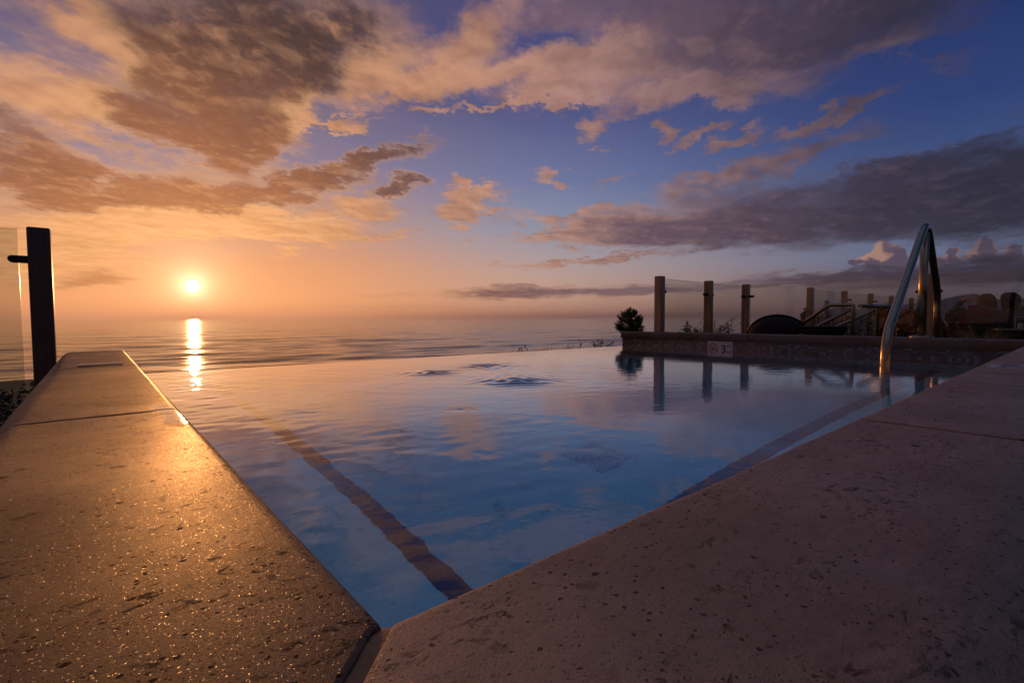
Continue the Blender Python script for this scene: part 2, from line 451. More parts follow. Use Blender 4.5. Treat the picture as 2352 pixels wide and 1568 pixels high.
    # physical scattered light under it all
    sk = t.new('ShaderNodeTexSky', sky_type='NISHITA'); sk.sun_disc = False; sk.sun_elevation = R(SUN_EL); sk.sun_rotation = R(SUN_AZ)
    sk.dust_density = 2.; sk.ozone_density = 3.
    STR = .1
    col = t.vmath('SCALE', col, .97 / STR)
    col = t.vmath('ADD', col, t.vmath('SCALE', sk.outputs[0], .05))
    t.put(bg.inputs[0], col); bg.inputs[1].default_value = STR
    w.cycles.sampling_method = 'MANUAL'; w.cycles.sample_map_resolution = 1024
build_world()

# ------------------------------------------------------------------ materials
def stone_mat(name, seed, tone=1., streak=(1., 2.6, 1.), streak_v=(1., 1.9, 1.), rough=.45, gritty=.38, spec=.30, glint=.35):
    m, t, out = material(name)
    co = t.new('ShaderNodeTexCoord').outputs['Object']
    co = t.vmath('ADD', co, (seed*3.7, seed*1.9, seed*.7))
    st = t.mapping(co, sc=streak)
    big = t.noise(co, 5., 4., .55); mid_ = t.noise(st, 26., 6., .6); fine = t.noise(co, 620., 5., .72); grain = t.noise(co, 2300., 2., .6)
    c = t.mix(t.smooth(mid_, .3, .7), s2l('#7e5a47'), s2l('#98705b'))
    c = t.mix(t.smooth(big, .35, .7, 0., .6), c, s2l('#66493b'))
    c = t.mix(t.smooth(t.noise(st, 60., 5., .65), .48, .68, 0., .5), c, s2l('#5a4237'))
    c = t.mix(t.smooth(t.noise(co, 2.6, 5., .6), .45, .62, 0., .4), c, s2l('#8d7a70'))
    c = t.mix(t.smooth(fine, .35, .75, 0., .45), c, s2l('#4d382e'))
    c = t.mix(t.smooth(grain, .45, .75, 0., .3), c, s2l('#b39480'))
    c = t.vmath('MULTIPLY', c, tone if isinstance(tone, tuple) else (tone,)*3)
    # round pits of three sizes, each cell drawing its own size (many draw none)
    wob = t.vmath('ADD', co, t.vmath('SCALE', t.noise(co, 240., 3., .6, color=True), .0045))
    def pit(sc, lo, mx, asp):
        mp = t.mapping(wob, sc=asp); v = t.voro(mp, sc); r_ = t.voro(mp, sc, out='Color')
        return t.smooth(t.math('SUBTRACT', v, t.smooth(t.sep(r_)[0], lo, 1., 0., mx)), .05, -.03)
    cl = t.smooth(t.noise(co, 9., 5., .62), .36, .60)      # pits gather in clusters
    p1 = t.math('MULTIPLY', pit(70., .80, .20, (1., 1.25, 1.)), t.smooth(t.noise(co, 7., 2., .5), .42, .50)); p2 = t.math('MULTIPLY', pit(180., .42, .29, (1., 1.2, 1.)), t.smooth(cl, .05, .4)); p4 = t.math('MULTIPLY', pit(420., .30, .32, (1., 1.15, 1.)), t.math('ADD', .5, t.math('MULTIPLY', cl, .5)))
    # ragged elongated voids along the bedding
    rg = t.noise(t.mapping(co, sc=streak_v), 60., 8., .72, .6)
    patch = t.smooth(t.noise(t.mapping(co, sc=streak_v), 8.5, 5., .62), .46, .62)
    p3 = t.math('MULTIPLY', t.smooth(rg, .545, .61), patch)
    # hairline bedding streaks
    hl = t.noise(t.mapping(co, sc=tuple(a*b for a, b in zip(streak_v, (.55, 2.4, 1.)))), 90., 6., .7, .4)
    p5 = t.math('MULTIPLY', t.smooth(hl, .60, .68), t.smooth(t.noise(co, 11., 4., .6), .46, .62))
    p3 = t.math('MAXIMUM', p3, t.math('MULTIPLY', p5, .75))
    pits = t.math('MAXIMUM', t.math('MAXIMUM', p1, p2), t.math('MAXIMUM', p3, t.math('MULTIPLY', p4, .7)))
    c = t.mix(t.math('MULTIPLY', pits, .84), c, s2l('#1d1410'))
    h = t.math('ADD', t.math('MULTIPLY', pits, -1.), t.math('ADD', t.math('MULTIPLY', fine, gritty), t.math('MULTIPLY', mid_, .10)))
    h = t.math('ADD', h, t.math('MULTIPLY', grain, gritty*.8))
    nrm = t.bump(h, .75, .0017)
    ro = t.lin(t.math('ADD', t.math('MULTIPLY', fine, .5), t.math('MULTIPLY', big, .5)), .3, .7, rough-.07, rough+.12)
    ro = t.math('ADD', ro, t.math('MULTIPLY', pits, .3))
    p = principled(t, out, Base_Color=c, Roughness=ro, Normal=nrm)
    gc = t.sep(t.voro(co, 1150., out='Color'))[1]
    gm = t.smooth(gc, .965, .985)
    t.put(p.inputs['Specular IOR Level'], t.lin(gm, 0., 1., spec, glint))
    t.put(p.inputs['Roughness'], t.math('MULTIPLY', ro, t.lin(gm, 0., 1., 1., .55)))
    return m
M = {}
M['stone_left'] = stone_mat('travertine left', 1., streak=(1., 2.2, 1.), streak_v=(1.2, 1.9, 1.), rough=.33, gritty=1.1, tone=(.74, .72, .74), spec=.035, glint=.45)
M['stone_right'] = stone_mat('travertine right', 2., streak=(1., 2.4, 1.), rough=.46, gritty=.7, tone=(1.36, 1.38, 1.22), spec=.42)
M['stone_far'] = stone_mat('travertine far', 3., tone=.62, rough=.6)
M['mortar'] = simple('mortar', s2l('#8a6546'), .8, 0, .35, 160., .8, .3)
M['render'] = simple('wall render', s2l('#7c6a5d'), .85, 0, .2, 40., .4, .3)
M['bronze'] = simple('dark bronze', s2l('#2a211c'), .4, .6, .2, 60.)
M['wood'] = None

def steel(name, rough):
    m, t, out = material(name)
    co = t.new('ShaderNodeTexCoord').outputs['Object']
    n = t.noise(co, 40., 6., .65); sp = t.noise(co, 260., 3., .6)
    c = t.mix(n, s2l('#7a6a55'), s2l('#9c8a70'))
    r = t.lin(t.math('ADD', n, t.math('MULTIPLY', sp, .5)), .5, 1., rough-.05, rough+.10)
    p = principled(t, out, Base_Color=c, Metallic=1., Roughness=r, Normal=t.bump(sp, .12, .001))
    return m
M['steel'] = steel('stainless steel', .20)
M['steel2'] = steel('brushed rail steel', .30)

def wood(name, ca, cb, rough=.55, vert=True):
    m, t, out = material(name)
    co = t.new('ShaderNodeTexCoord').outputs['Object']
    g = t.mapping(co, sc=(22., 22., 1.2) if vert else (1.2, 22., 22.))
    n = t.noise(g, 3., 6., .6, .8); k = t.noise(co, 3., 3., .5)
    c = t.mix(t.smooth(n, .3, .7), ca, cb); c = t.mix(t.smooth(k, .4, .75, 0., .4), c, tuple(v*.55 for v in ca))
    principled(t, out, Base_Color=c, Roughness=t.lin(n, .3, .7, rough-.1, rough+.12), Normal=t.bump(n, .3, .002))
    return m
M['wood'] = wood('fence post timber', s2l('#845c40'), s2l('#ad7f58'), .34)
M['wood_dark'] = wood('dark post timber', s2l('#442c20'), s2l('#5c3e2c'), .4)  # darker tone of the post timber, used on the left post
M['redwood'] = wood('chair redwood', s2l('#5a2a17'), s2l('#74391f'), .5)
M['greywood'] = wood('weathered stair timber', s2l('#6f5845'), s2l('#8d735c'), .6)

def glass_mat():
    m, t, out = material('fence glass')
    co = t.new('ShaderNodeTexCoord').outputs['Object']
    n = t.noise(co, 6., 6., .7)
    g_ = t.new('ShaderNodeNewGeometry')
    cosi = t.math('ABSOLUTE', t.vmath('DOT_PRODUCT', g_.outputs['Incoming'], g_.outputs['Normal'], out=1))
    sch = t.math('ADD', .055, t.math('MULTIPLY', t.math('POWER', t.math('SUBTRACT', 1., cosi), 5.), .9))
    tr = t.new('ShaderNodeBsdfTransparent'); tr.inputs[0].default_value = (.67, .70, .68, 1)
    gl = t.new('ShaderNodeBsdfGlossy'); gl.inputs['Roughness'].default_value = .02; gl.inputs[0].default_value = (.95, .98, .96, 1)
    df = t.new('ShaderNodeBsdfDiffuse'); df.inputs[0].default_value = (.5, .5, .48, 1)
    a = t.new('ShaderNodeMixShader'); t.put(a.inputs[0], sch); t.l.new(tr.outputs[0], a.inputs[1]); t.l.new(gl.outputs[0], a.inputs[2])
    b = t.new('ShaderNodeMixShader'); t.put(b.inputs[0], t.smooth(n, .4, .75, .002, .010)); t.l.new(a.outputs[0], b.inputs[1]); t.l.new(df.outputs[0], b.inputs[2])
    t.l.new(b.outputs[0], out.inputs[0])
    return m
M['glass'] = glass_mat()
M['glass_edge'] = simple('glass edge green', s2l('#3c4a42'), .25, 0, .2, 30.)

def water_mat():
    m, t, out = material('pool water')
    co = t.new('ShaderNodeTexCoord').outputs['Object']
    n = t.noise(co, 55., 3., .5); n2 = t.noise(t.mapping(co, rot=(0,0,R(40)), sc=(1., 1.8, 1.)), 17., 3., .5)
    nrm = t.bump(t.math('ADD', t.math('MULTIPLY', n, .25), n2), .035, .012)
    fr = t.new('ShaderNodeFresnel'); fr.inputs['IOR'].default_value = 1.333; t.put(fr.inputs['Normal'], nrm)
    rf = t.new('ShaderNodeBsdfRefraction'); rf.inputs['IOR'].default_value = 1.333; rf.inputs['Roughness'].default_value = 0.; rf.inputs[0].default_value = (.78, 1, 1, 1); t.put(rf.inputs['Normal'], nrm)
    gl = t.new('ShaderNodeBsdfGlossy'); gl.inputs['Roughness'].default_value = .0; gl.inputs[0].default_value = (1, 1, 1, 1); t.put(gl.inputs['Normal'], nrm)
    mx = t.new('ShaderNodeMixShader'); t.put(mx.inputs[0], t.math('ADD', fr.outputs[0], t.smooth(fr.outputs[0], .13, .45, 0., .30))); t.l.new(rf.outputs[0], mx.inputs[1]); t.l.new(gl.outputs[0], mx.inputs[2])
    t.l.new(mx.outputs[0], out.inputs[0])
    return m
M['water'] = water_mat()

def puddle_mat():
    m, t, out = material('puddle water')
    co = t.new('ShaderNodeTexCoord').outputs['Object']
    wv = t.noise(t.mapping(co, sc=(.5, 2.2, 1.)), 62., 3., .5)
    nrm = t.bump(wv, .35, .002)
    px, py, pz = t.sep(co)
    inner = t.smooth(px, .045, .095)
    ends = t.math('MULTIPLY', t.smooth(py, .86, .96), t.smooth(py, 1.26, 1.12))
    wet = t.smooth(t.math('ADD', t.math('MULTIPLY', t.math('MULTIPLY', inner, ends), .40), t.math('MULTIPLY', wv, 1.2)), .86, .96)
    fr = t.new('ShaderNodeFresnel'); fr.inputs['IOR'].default_value = 1.333; t.put(fr.inputs['Normal'], nrm)
    tr = t.new('ShaderNodeBsdfTransparent'); t.put(tr.inputs[0], t.mix(wet, (1., 1., 1.), (.72, .68, .64)))
    gl = t.new('ShaderNodeBsdfGlossy'); gl.inputs['Roughness'].default_value = .06; t.put(gl.inputs['Normal'], nrm)
    mx = t.new('ShaderNodeMixShader'); t.put(mx.inputs[0], t.math('MULTIPLY', fr.outputs[0], wet)); t.l.new(tr.outputs[0], mx.inputs[1]); t.l.new(gl.outputs[0], mx.inputs[2])
    t.l.new(mx.outputs[0], out.inputs[0]); return m
M['puddle'] = puddle_mat()

def plaster_mat():
    m, t, out = material('pool plaster')
    co = t.new('ShaderNodeTexCoord').outputs['Object']
    a = t.noise(co, 2.2, 4., .55); b = t.noise(co, 14., 6., .7); s = t.noise(co, 120., 3., .7)
    deep = t.smooth(t.sep(co)[2], -.62, -.66)
    c = t.mix(deep, s2l('#dcebee'), s2l('#a8dcea'))
    c = t.mix(t.smooth(a, .35, .7, 0., .35), c, s2l('#86cbe6'))
    c = t.mix(t.smooth(b, .56, .72, 0., .5), c, s2l('#5a7a8c'))
    c = t.mix(t.smooth(s, .52, .75, 0., .4), c, s2l('#6b8794'))
    principled(t, out, Base_Color=c, Roughness=.7); return m
M['plaster'] = plaster_mat()

def brick_mat(name, cols, bw, bh, mort, axis, msize=.0022, rough=.25, off=.0):
    """tile bands: axis picks the two object axes used as the wall plane"""
    m, t, out = material(name)
    X, Y, Z = t.sep(t.new('ShaderNodeTexCoord').outputs['Object'])
    U = {'x': X, 'y': Y}[axis[0]]; V = {'y': Y, 'z': Z, 'x': X}[axis[1]]
    b = t.new('ShaderNodeTexBrick'); b.offset = off; b.squash = 1.; b.inputs['Scale'].default_value = 1.
    t.put(b.inputs['Vector'], t.comb(U, V, 0.)); b.inputs['Mortar Size'].default_value = msize; b.inputs['Mortar Smooth'].default_value = .1
    b.inputs['Brick Width'].default_value = bw; b.inputs['Row Height'].default_value = bh
    # one random tone per tile
    row = t.math('FLOOR', t.math('DIVIDE', V, bh))
    cell = t.math('FLOOR', t.math('DIVIDE', t.math('ADD', U, t.math('MULTIPLY', t.math('MODULO', row, 2.), off*bw)), bw))
    wn = t.new('ShaderNodeTexWhiteNoise', noise_dimensions='2D'); t.put(wn.inputs['Vector'], t.comb(cell, row, 0.))
    c = t.ramp(wn.outputs[0], cols, 'CONSTANT')
    c = t.mix(b.outputs['Fac'], c, mort)
    principled(t, out, Base_Color=c, Roughness=t.lin(b.outputs['Fac'], 0., 1., rough, .8), Normal=t.bump(t.math('SUBTRACT', 1., b.outputs['Fac']), .5, .002))
    return m
MOS = [(0., s2l('#241c20')), (.3, s2l('#3b3638')), (.5, s2l('#464e58')), (.66, s2l('#2a2326')), (.8, s2l('#5a626c')), (.92, s2l('#1a1418'))]
M['mosaic'] = brick_mat('waterline mosaic', MOS, .024, .0188, s2l('#5e5856'), 'yz', .0016, .2, .5)
TR = [(0., s2l('#1a1a55')), (.5, s2l('#22205c')), (.8, s2l('#151548'))]
M['trim_y'] = brick_mat('bench trim tile a', TR, .05, .05, s2l('#50527c'), 'yx', .0009, .3)
M['trim_x'] = brick_mat('bench trim tile b', TR, .05, .05, s2l('#50527c'), 'xy', .0009, .3)
M['drain'] = simple('drain grate', s2l('#8fb4d0'), .5, 0, .15, 30.)
M['drain_cap'] = simple('drain cap', s2l('#b4c4cc'), .5)
M['plate'] = simple('marker tile white', s2l('#a3958f'), .45, 0, .08, 20.)
M['plate_dark'] = simple('marker tile grey', s2l('#5a4d4b'), .4, 0, .2, 60.)
M['ink'] = simple('black marker ink', s2l('#1a1516'), .4)
M['red_ink'] = simple('red marker ink', s2l('#8c2f2c'), .4)
M['wicker'] = None
def wicker_mat():
    m, t, out = material('dark woven wicker')
    co = t.new('ShaderNodeTexCoord').outputs['Object']
    w = t.new('ShaderNodeTexWave'); t.put(w.inputs[0], t.mapping(co, rot=(R(20), R(30), R(40)))); w.inputs['Scale'].default_value = 26.; w.inputs['Distortion'].default_value = 1.5
    c = t.mix(w.outputs['Fac'], s2l('#120d0c'), s2l('#221814'))
    principled(t, out, Base_Color=c, Roughness=.8, Normal=t.bump(w.outputs['Fac'], .6, .004)); return m
M['wicker'] = wicker_mat()
def leaf_mat(name, a, b):
    m, t, out = material(name)
    gi = t.new('ShaderNodeNewGeometry').outputs['Random Per Island']
    c = t.mix(gi, a, b)
    p = principled(t, out, Base_Color=c, Roughness=.5)
    return m
M['leaf'] = leaf_mat('shrub leaf', s2l('#2a2a18'), s2l('#4a4426'))
M['needle'] = leaf_mat('pine needle', s2l('#232c14'), s2l('#46522a'))
M['grass_tan'] = leaf_mat('ornamental grass', s2l('#5b5522'), s2l('#9a8348'))
M['grass_green'] = leaf_mat('edge grass', s2l('#4a4726'), s2l('#7d6d3c'))
M['bark'] = simple('bark', s2l('#3a2b20'), .8, 0, .3, 60., .6)
M['skin'] = simple('skin', s2l('#b07a5c'), .5, 0, .08, 20.)
M['hair_blond'] = simple('light brown hair', s2l('#4e2f17'), .6, 0, .4, 90., .5, .12)
M['hair_dark'] = simple('dark hair', s2l('#0e0907'), .7, 0, .4, 90., .5, .1)
M['coat'] = simple('black jacket', s2l('#15130f'), .7, 0, .3, 60., .4)
M['coat2'] = simple('charcoal plaid jacket', s2l('#2b2523'), .75, 0, .4, 40., .4)
M['sign_golden_lit'] = simple('golden lit notice', s2l('#b08c3c'), .5, 0, .1, 20.)  # the plate's golden sunlight is painted into its colour
M['white_glass'] = simple('lantern glass', s2l('#8c8c90'), .1, 0, .1, 20.)

# ------------------------------------------------------------------ pool copings
def coping_profile(w0, w1, rin, rout, thick):
    """cross-section across the wall: t from w0 (pool side) to w1 (outer side); returns [(t, z)] from pool-side bottom over the top to outer bottom"""
    s = 1 if w1 > w0 else -1; p = [(w0, -thick)]
    n = 6
    for i in range(n + 1):
        a = math.pi/2 * i/n; p.append((w0 + s*rin*(1-math.cos(a)), -rin + rin*math.sin(a)))
    k = 10
    for i in range(k + 1):
        a = math.pi/2 * i/k; p.append((w1 - s*rout + s*rout*math.sin(a), -rout + rout*math.cos(a)))
    p.append((w1, -thick))
    return p
def slab(name, prof, a0, a1, axis, mat, parent, m0=None, m1=None, seed=0):
    """coping slab along `axis` from a0 to a1; m0/m1: function t -> end position for mitred ends"""
    mb = MB(); n = len(prof); rings = []
    def endpos(a, m, tt): return m(tt) if m else a
    L = abs(a1 - a0); ns = max(6, int(L / .06))
    rs = random.Random(seed)
    fr = [0., .0016/L, .006/L] + [i/ns for i in range(1, ns)] + [1-.006/L, 1-.0016/L, 1.]
    for f in fr:
        inset = .0012 if f in (0., 1.) else 0.
        ring = []
        for (tt, z) in prof:
            s_ = endpos(a0, m0, tt)*(1-f) + endpos(a1, m1, tt)*f
            zz = z - inset if z > -.03 else z
            wv = .0010 * mnoise.noise(Vector((s_*6, tt*6, seed*3.1))) + (.0011 * mnoise.noise(Vector((s_*26, tt*9, seed*5.3))) if abs(z) > .0008 or abs(abs(tt-prof[0][0]) - .012) < .004 else 0.)
            if f in (0., 1.): wv += .0016 * mnoise.noise(Vector((tt*60, seed*7., z*40)))
            ring.append((tt, s_, zz + wv) if axis == 'y' else (s_, tt, zz + wv))
        rings.append(ring)
    vs = [p for r_ in rings for p in r_]; fs = []
    for i in range(len(rings)-1):
        for j in range(n-1): fs.append((i*n+j, i*n+j+1, (i+1)*n+j+1, (i+1)*n+j))
        fs.append((i*n+n-1, i*n, (i+1)*n, (i+1)*n+n-1))
    m_ = len(vs); vs = vs + rings[0] + rings[-1]
    fs.append(tuple(m_ + j for j in range(n-1, -1, -1))); fs.append(tuple(m_ + n + j for j in range(n)))
    mb.add(vs, fs, True)
    o = mb.build(name, mat, parent)
    bm = bmesh.new(); bm.from_mesh(o.data); bm.normal_update()
    up_ = sum(f.normal.z*f.calc_area() for f in bm.faces if len(f.verts) == 4 and f.calc_center_median().z > -.004)
    if up_ < 0: bmesh.ops.reverse_faces(bm, faces=bm.faces[:])
    bm.to_mesh(o.data); bm.free()
    for p in o.data.polygons:
        if len(p.vertices) > 4: p.use_smooth = False
    return o
TH = .070; G = .0056
# left wall
lw = tag(empty('pool_wall', (0, 0, 0)), 'narrow stone coped pool wall at left running to the sea, shining in sunset light', 'pool wall', 'stone pool walls')
prof_l = coping_profile(X0, -.142, .014, .052, TH)
mit = lambda tt: Y0 + (tt - X0)      # 45 degree mitre line (t = x)
slab('coping_slab', prof_l, .25, 1.09-G, 'y', M['stone_left'], lw, m0=lambda tt: mit(tt) + .0068, seed=1)
slab('coping_slab', prof_l, 1.09+G, 2.232-G, 'y', M['stone_left'], lw, seed=2)
slab('coping_slab', prof_l, 2.232+G, 3.40, 'y', M['stone_left'], lw, seed=3)
b = MB(); b.add([(X0+.004, Y0-.1, -.012), (-.125, -.2, -.012), (-.125, 3.385, -.012), (X0+.004, 3.385, -.012), (X0+.004, Y0-.1, -1.3), (-.125, -.2, -1.3), (-.125, 3.385, -1.3), (X0+.004, 3.385, -1.3)],
      [(0,1,2,3), (4,7,6,5), (0,4,5,1), (1,5,6,2), (2,6,7,3), (3,7,4,0)])
# body sits slightly inside the coping on the outer side; top lies under the slabs as the dark mortar bed
bo = MB(); bo.box(((X0-.004-.125)/2, (3.385-.1)/2, -.022-.65), (X0-.004+.125, 3.385+.1, 1.3)); bo.build('wall_body', M['mortar'], lw)
mj = MB(); dm = Vector((-.7071, -.7071, 0)); dn = Vector((.7071, -.7071, 0)); c0 = Vector((X0+.0, Y0+.0, 0))
rj = random.Random(2); top = []
for i in range(41):
    f = i/40; p = c0 + dm*(.36*f - .006); zz = -.0016 - .0012*mnoise.noise(Vector((f*22, 1, 0))) - (.008*(1-f*40/3)**2 if f*40 < 3 else 0.)
    w_ = .0060 + .0010*mnoise.noise(Vector((f*18, 5, 0)))
    top += [p - dn*w_ + Vector((0, 0, zz-.0010)), p - dn*w_*.3 + Vector((0, 0, zz)), p + dn*w_*.4 + Vector((0, 0, zz-.0004)), p + dn*w_ + Vector((0, 0, zz+.0004))]
vs = top + [Vector((v.x, v.y, -.06)) for v in top[:4]]
fs = [(i*4+k, (i+1)*4+k, (i+1)*4+k+1, i*4+k+1) for i in range(40) for k in range(3)] + [(0, 1, 165, 164), (1, 2, 166, 165), (2, 3, 167, 166)]
mj.add(vs, fs, True); mj.build('mortar_joint', M['mortar'], lw)
# near right wall
rw = tag(empty('pool_wall', (0, 0, 0)), 'broad pitted stone coping of the pool wall in the near right foreground', 'pool wall', 'stone pool walls')
prof_r = coping_profile(Y0, -.004, .012, .052, TH)
mitr = lambda tt: X0 + (tt - Y0)
slab('coping_slab', prof_r, .12, .935-G, 'x', M['stone_right'], rw, m0=lambda tt: mitr(tt) + .0068, seed=4)
for i, (a, c) in enumerate([(.935, 1.645), (1.645, 2.36), (2.36, 3.07), (3.07, 3.78), (3.78, X1 + .25)]):
    slab('coping_slab', prof_r, a+G, c-G, 'x', M['stone_right'], rw, seed=5+i)
bo = MB(); bo.box(((X0+X1+.24)/2, (Y0-.004+.012)/2, -.022-.65), (X1+.24-X0, Y0-.004-.012, 1.3)); bo.build('wall_body', M['mortar'], rw)
# far wall
fwl = tag(empty('pool_wall', (0, 0, 0)), 'raised pool wall with mosaic waterline tiles across the far right side', 'pool wall', 'stone pool walls')
prof_f = coping_profile(X1, X1+.262, .010, .02, TH+.003)
for i, (a, c) in enumerate([(Y0+.004, 1.165), (1.165, 2.085), (2.085, 3.42), (3.42, 3.54)]):
    slab('coping_slab', prof_f, a+.002, c-.002, 'y', M['stone_far'], fwl, seed=20+i)
bo = MB(); bo.box((X1+.03+.11, (Y0+3.52)/2, -.02-.65), (.20, 3.52-Y0, 1.3)); bo.build('wall_body', M['render'], fwl)
tb = MB(); tb.box((X1+.022, (Y0+3.525)/2, -.073-.3), (.018, 3.525-Y0, .6)); tb.build('tile_band', M['mosaic'], fwl)
# overflow weir
ww = MB()
for (a, c) in [(X0-.06, X1+.02)]:
    p = [(a, weir_y(a)-.2), (c, weir_y(c)-.2), (c, weir_y(c)-.002), (a, weir_y(a)-.002)]
    vs = [(x, y, ZW-.004) for x, y in p] + [(x, y, -1.5) for x, y in p]
    ww.add(vs, [(0,1,2,3), (4,7,6,5), (0,4,5,1), (1,5,6,2), (2,6,7,3), (3,7,4,0)])
ww.box((X0-.03, 3.46, ZW-.004-.6), (.055, .14, 1.2))
tag(ww.build('overflow_wall', M['render']), 'sunken infinity edge wall under the spilling water on the sea side', 'weir wall')

# ------------------------------------------------------------------ pool basin
BZ, FZ = -.55, -1.02
pb = MB()
def quad(m, a, b_, c, d): m.add([a, b_, c, d], [(0, 1, 2, 3)])
bx, by = .522, .672     # bench noses
YE = 3.30
def solid(x0, x1, y0, y1, z0, z1): pb.box(((x0+x1)/2, (y0+y1)/2, (z0+z1)/2), (x1-x0, y1-y0, z1-z0))
solid(X0-.01, X1+.012, Y0-.01, 3.6, FZ-.1, FZ)               # floor
solid(X0-.012, bx, Y0-.012, 3.40, FZ+.002, BZ)                # bench along the left wall
solid(bx-.002, X1+.01, Y0-.013, by, FZ+.003, BZ-.0005)        # bench along the near wall
solid(4.15, X1+.008, by-.003, 3.2, FZ+.004, BZ-.001)          # bench along the far wall
solid(X0-.02, X0-.0005, Y0-.02, 3.42, FZ, -.066)              # plaster on left wall
solid(X0-.02, X1+.012, Y0-.02, Y0-.0005, FZ, -.066)           # plaster on near wall
basin = tag(pb.build('pool_basin', M['plaster']), 'pale blue plaster pool shell under the water with a submerged bench', 'pool')
q = MB(); q.box((bx-.0235, (by+3.35)/2-.0, BZ+.0015), (.050, 3.35-by+.05, .004)); q.build('trim_tile', M['trim_y'], basin)
q = MB(); q.box(((bx+4.1)/2, by-.0285, BZ+.0025), (4.1-bx+.03, .055, .004)); q.build('trim_tile', M['trim_x'], basin)
dg = MB()
for i in range(9):
    dg.box((1.555+(i-4)*.021, 1.30, FZ+.006), (.013, .2, .012))
dg.box((1.555, 1.205, FZ+.007), (.2, .012, .014)); dg.box((1.555, 1.395, FZ+.007), (.2, .012, .014))
dr = dg.build('floor_drain', M['drain'], basin)
dc = MB(); dc.lathe([(.0, .02), (.028, .02), (.032, .016), (.032, .0)], (1.568, 1.31, FZ), 20); dc.build('drain_cap', M['drain_cap'], dr)

# ------------------------------------------------------------------ pool water surface
def pool_water():
    nx, ny = 420, 330
    u = np.linspace(X0-.012, X1+.022, nx); v = np.linspace(0, 1, ny)
    X = np.repeat(u[None, :], ny, 0); Ye = 3.552 - (X - .1)*.046
    Y = Y0 - .012 + (Ye - (Y0 - .012)) * v[:, None]
    Z = np.zeros_like(X)
    r = np.random.default_rng(5)
    def waves(n, lmin, lmax, slope, spread, main, ax, ay):
        z = np.zeros_like(X)
        for i in range(n):
            lam = lmin * (lmax/lmin) ** r.random(); th = main + (r.random()-.5)*spread; ph = r.random()*6.283
            k = 2*np.pi/lam; z += slope/k*np.sin(k*(X*np.cos(th)+Y*np.sin(th)) + ph + .6*np.sin(1.7*X*np.cos(th+1.2)+2.1*Y+ph*2))
        return z / np.sqrt(n)
    def blob(x, y, s): return np.exp(-((X-x)**2+(Y-y)**2)/(2*s*s))
    # long lazy undulation everywhere, short ripples where the jets and the breeze work the left side
    A = .30 + 1.1*np.clip(1-(X-.1)/1.3, 0, 1) + .4*blob(1.6, 2.3, .5)
    patch = .5 + .5*np.sin(1.9*X + .7) * np.sin(2.3*Y - .4*X + 1.1)
    Z += waves(30, .18, .7, .0075, 2.2, 1.25, 0, 0) * A
    Z += (1 - .6*np.clip((Y-2.0)/1.0, 0, 1))*waves(46, .05, .17, .050, 2.3, 1.2, 0, 0) * (A**1.6) * (.15 + .85*patch**1.5) * np.clip((Y-.35)/.8, .25, 1)
    Z += waves(40, .03, .08, .005, 6.3, 0., 0, 0) * (.4+.6*patch)
    for (x, y, s, amp) in [(1.58, 1.84, .16, .0060), (1.47, 2.46, .15, .0040), (1.92, 2.52, .17, .0042), (.93, 1.40, .03, -.002), (.965, 1.375, .03, -.002)]:
        d = np.sqrt((X-x)**2+(Y-y)**2)
        wob = 1 + .35*np.sin(3*np.arctan2(Y-y, X-x)+x*9)
        Z += amp*np.exp(-(d/s)**2)*(np.cos(d*wob*2*np.pi/(s*.62)) + .5)
    fall = np.clip((Ye-Y)/.05, 0, 1); Z *= .2 + .8*fall
    V = np.stack([X, Y, Z + ZW], -1)
    lip = []
    for k in range(1, 7):
        a = math.pi/2*k/6; row = V[-1].copy(); row[:, 1] += .010*math.sin(a); row[:, 2] -= .010*(1-math.cos(a)); lip.append(row)
    row = lip[-1].copy(); row[:, 2] -= .35; lip.append(row)
    V = np.concatenate([V, np.array(lip)], 0)
    nr = V.shape[0]
    o = np_mesh('pool_water', V.reshape(-1, 3), grid_faces(nr, nx), M['water'])
    tag(o, 'still rippled pool water reflecting the sunset clouds', 'water', kind='structure')
pool_water()

# thin film of spilled water on the left coping, by the first joint
def puddle():
    mb = MB(); prof = [(X0 - .010 - .0075*i, .0010 - (.0008 if i == 0 else 0.)) for i in range(11)]
    for (a, c) in [(.86, 1.085), (1.0955, 1.26)]:
        n_ = 20; vs = []
        for i in range(n_+1):
            for (x, z) in prof: vs.append((x, a + (c-a)*i/n_, z + .0003))
        m_ = len(prof)
        mb.add(vs, [(i*m_+k, i*m_+k+1, (i+1)*m_+k+1, (i+1)*m_+k) for i in range(n_) for k in range(m_-1)], True)
    return mb.build('puddle', M['puddle'])
tag(puddle(), 'thin film of spilled water on the left coping at the first joint', 'puddle', kind='structure')

# ------------------------------------------------------------------ depth markers
def text_mesh(name, body, size, mat, parent, M4, ext=.0012, bold=0.):
    cu = bpy.data.curves.new(name, 'FONT'); cu.body = body; cu.size = size; cu.extrude = ext; cu.offset = bold; cu.align_x = 'LEFT'
    tmp = bpy.data.objects.new('tmp', cu); COL.objects.link(tmp)
    dg_ = bpy.context.evaluated_depsgraph_get(); dg_.update()
    me = bpy.data.meshes.new_from_object(tmp.evaluated_get(dg_)); me.name = name
    COL.objects.unlink(tmp); bpy.data.objects.remove(tmp)
    me.transform(M4); me.materials.clear(); me.materials.append(mat)
    o = bpy.data.objects.new(name, me); COL.objects.link(o); o.parent = parent; return o
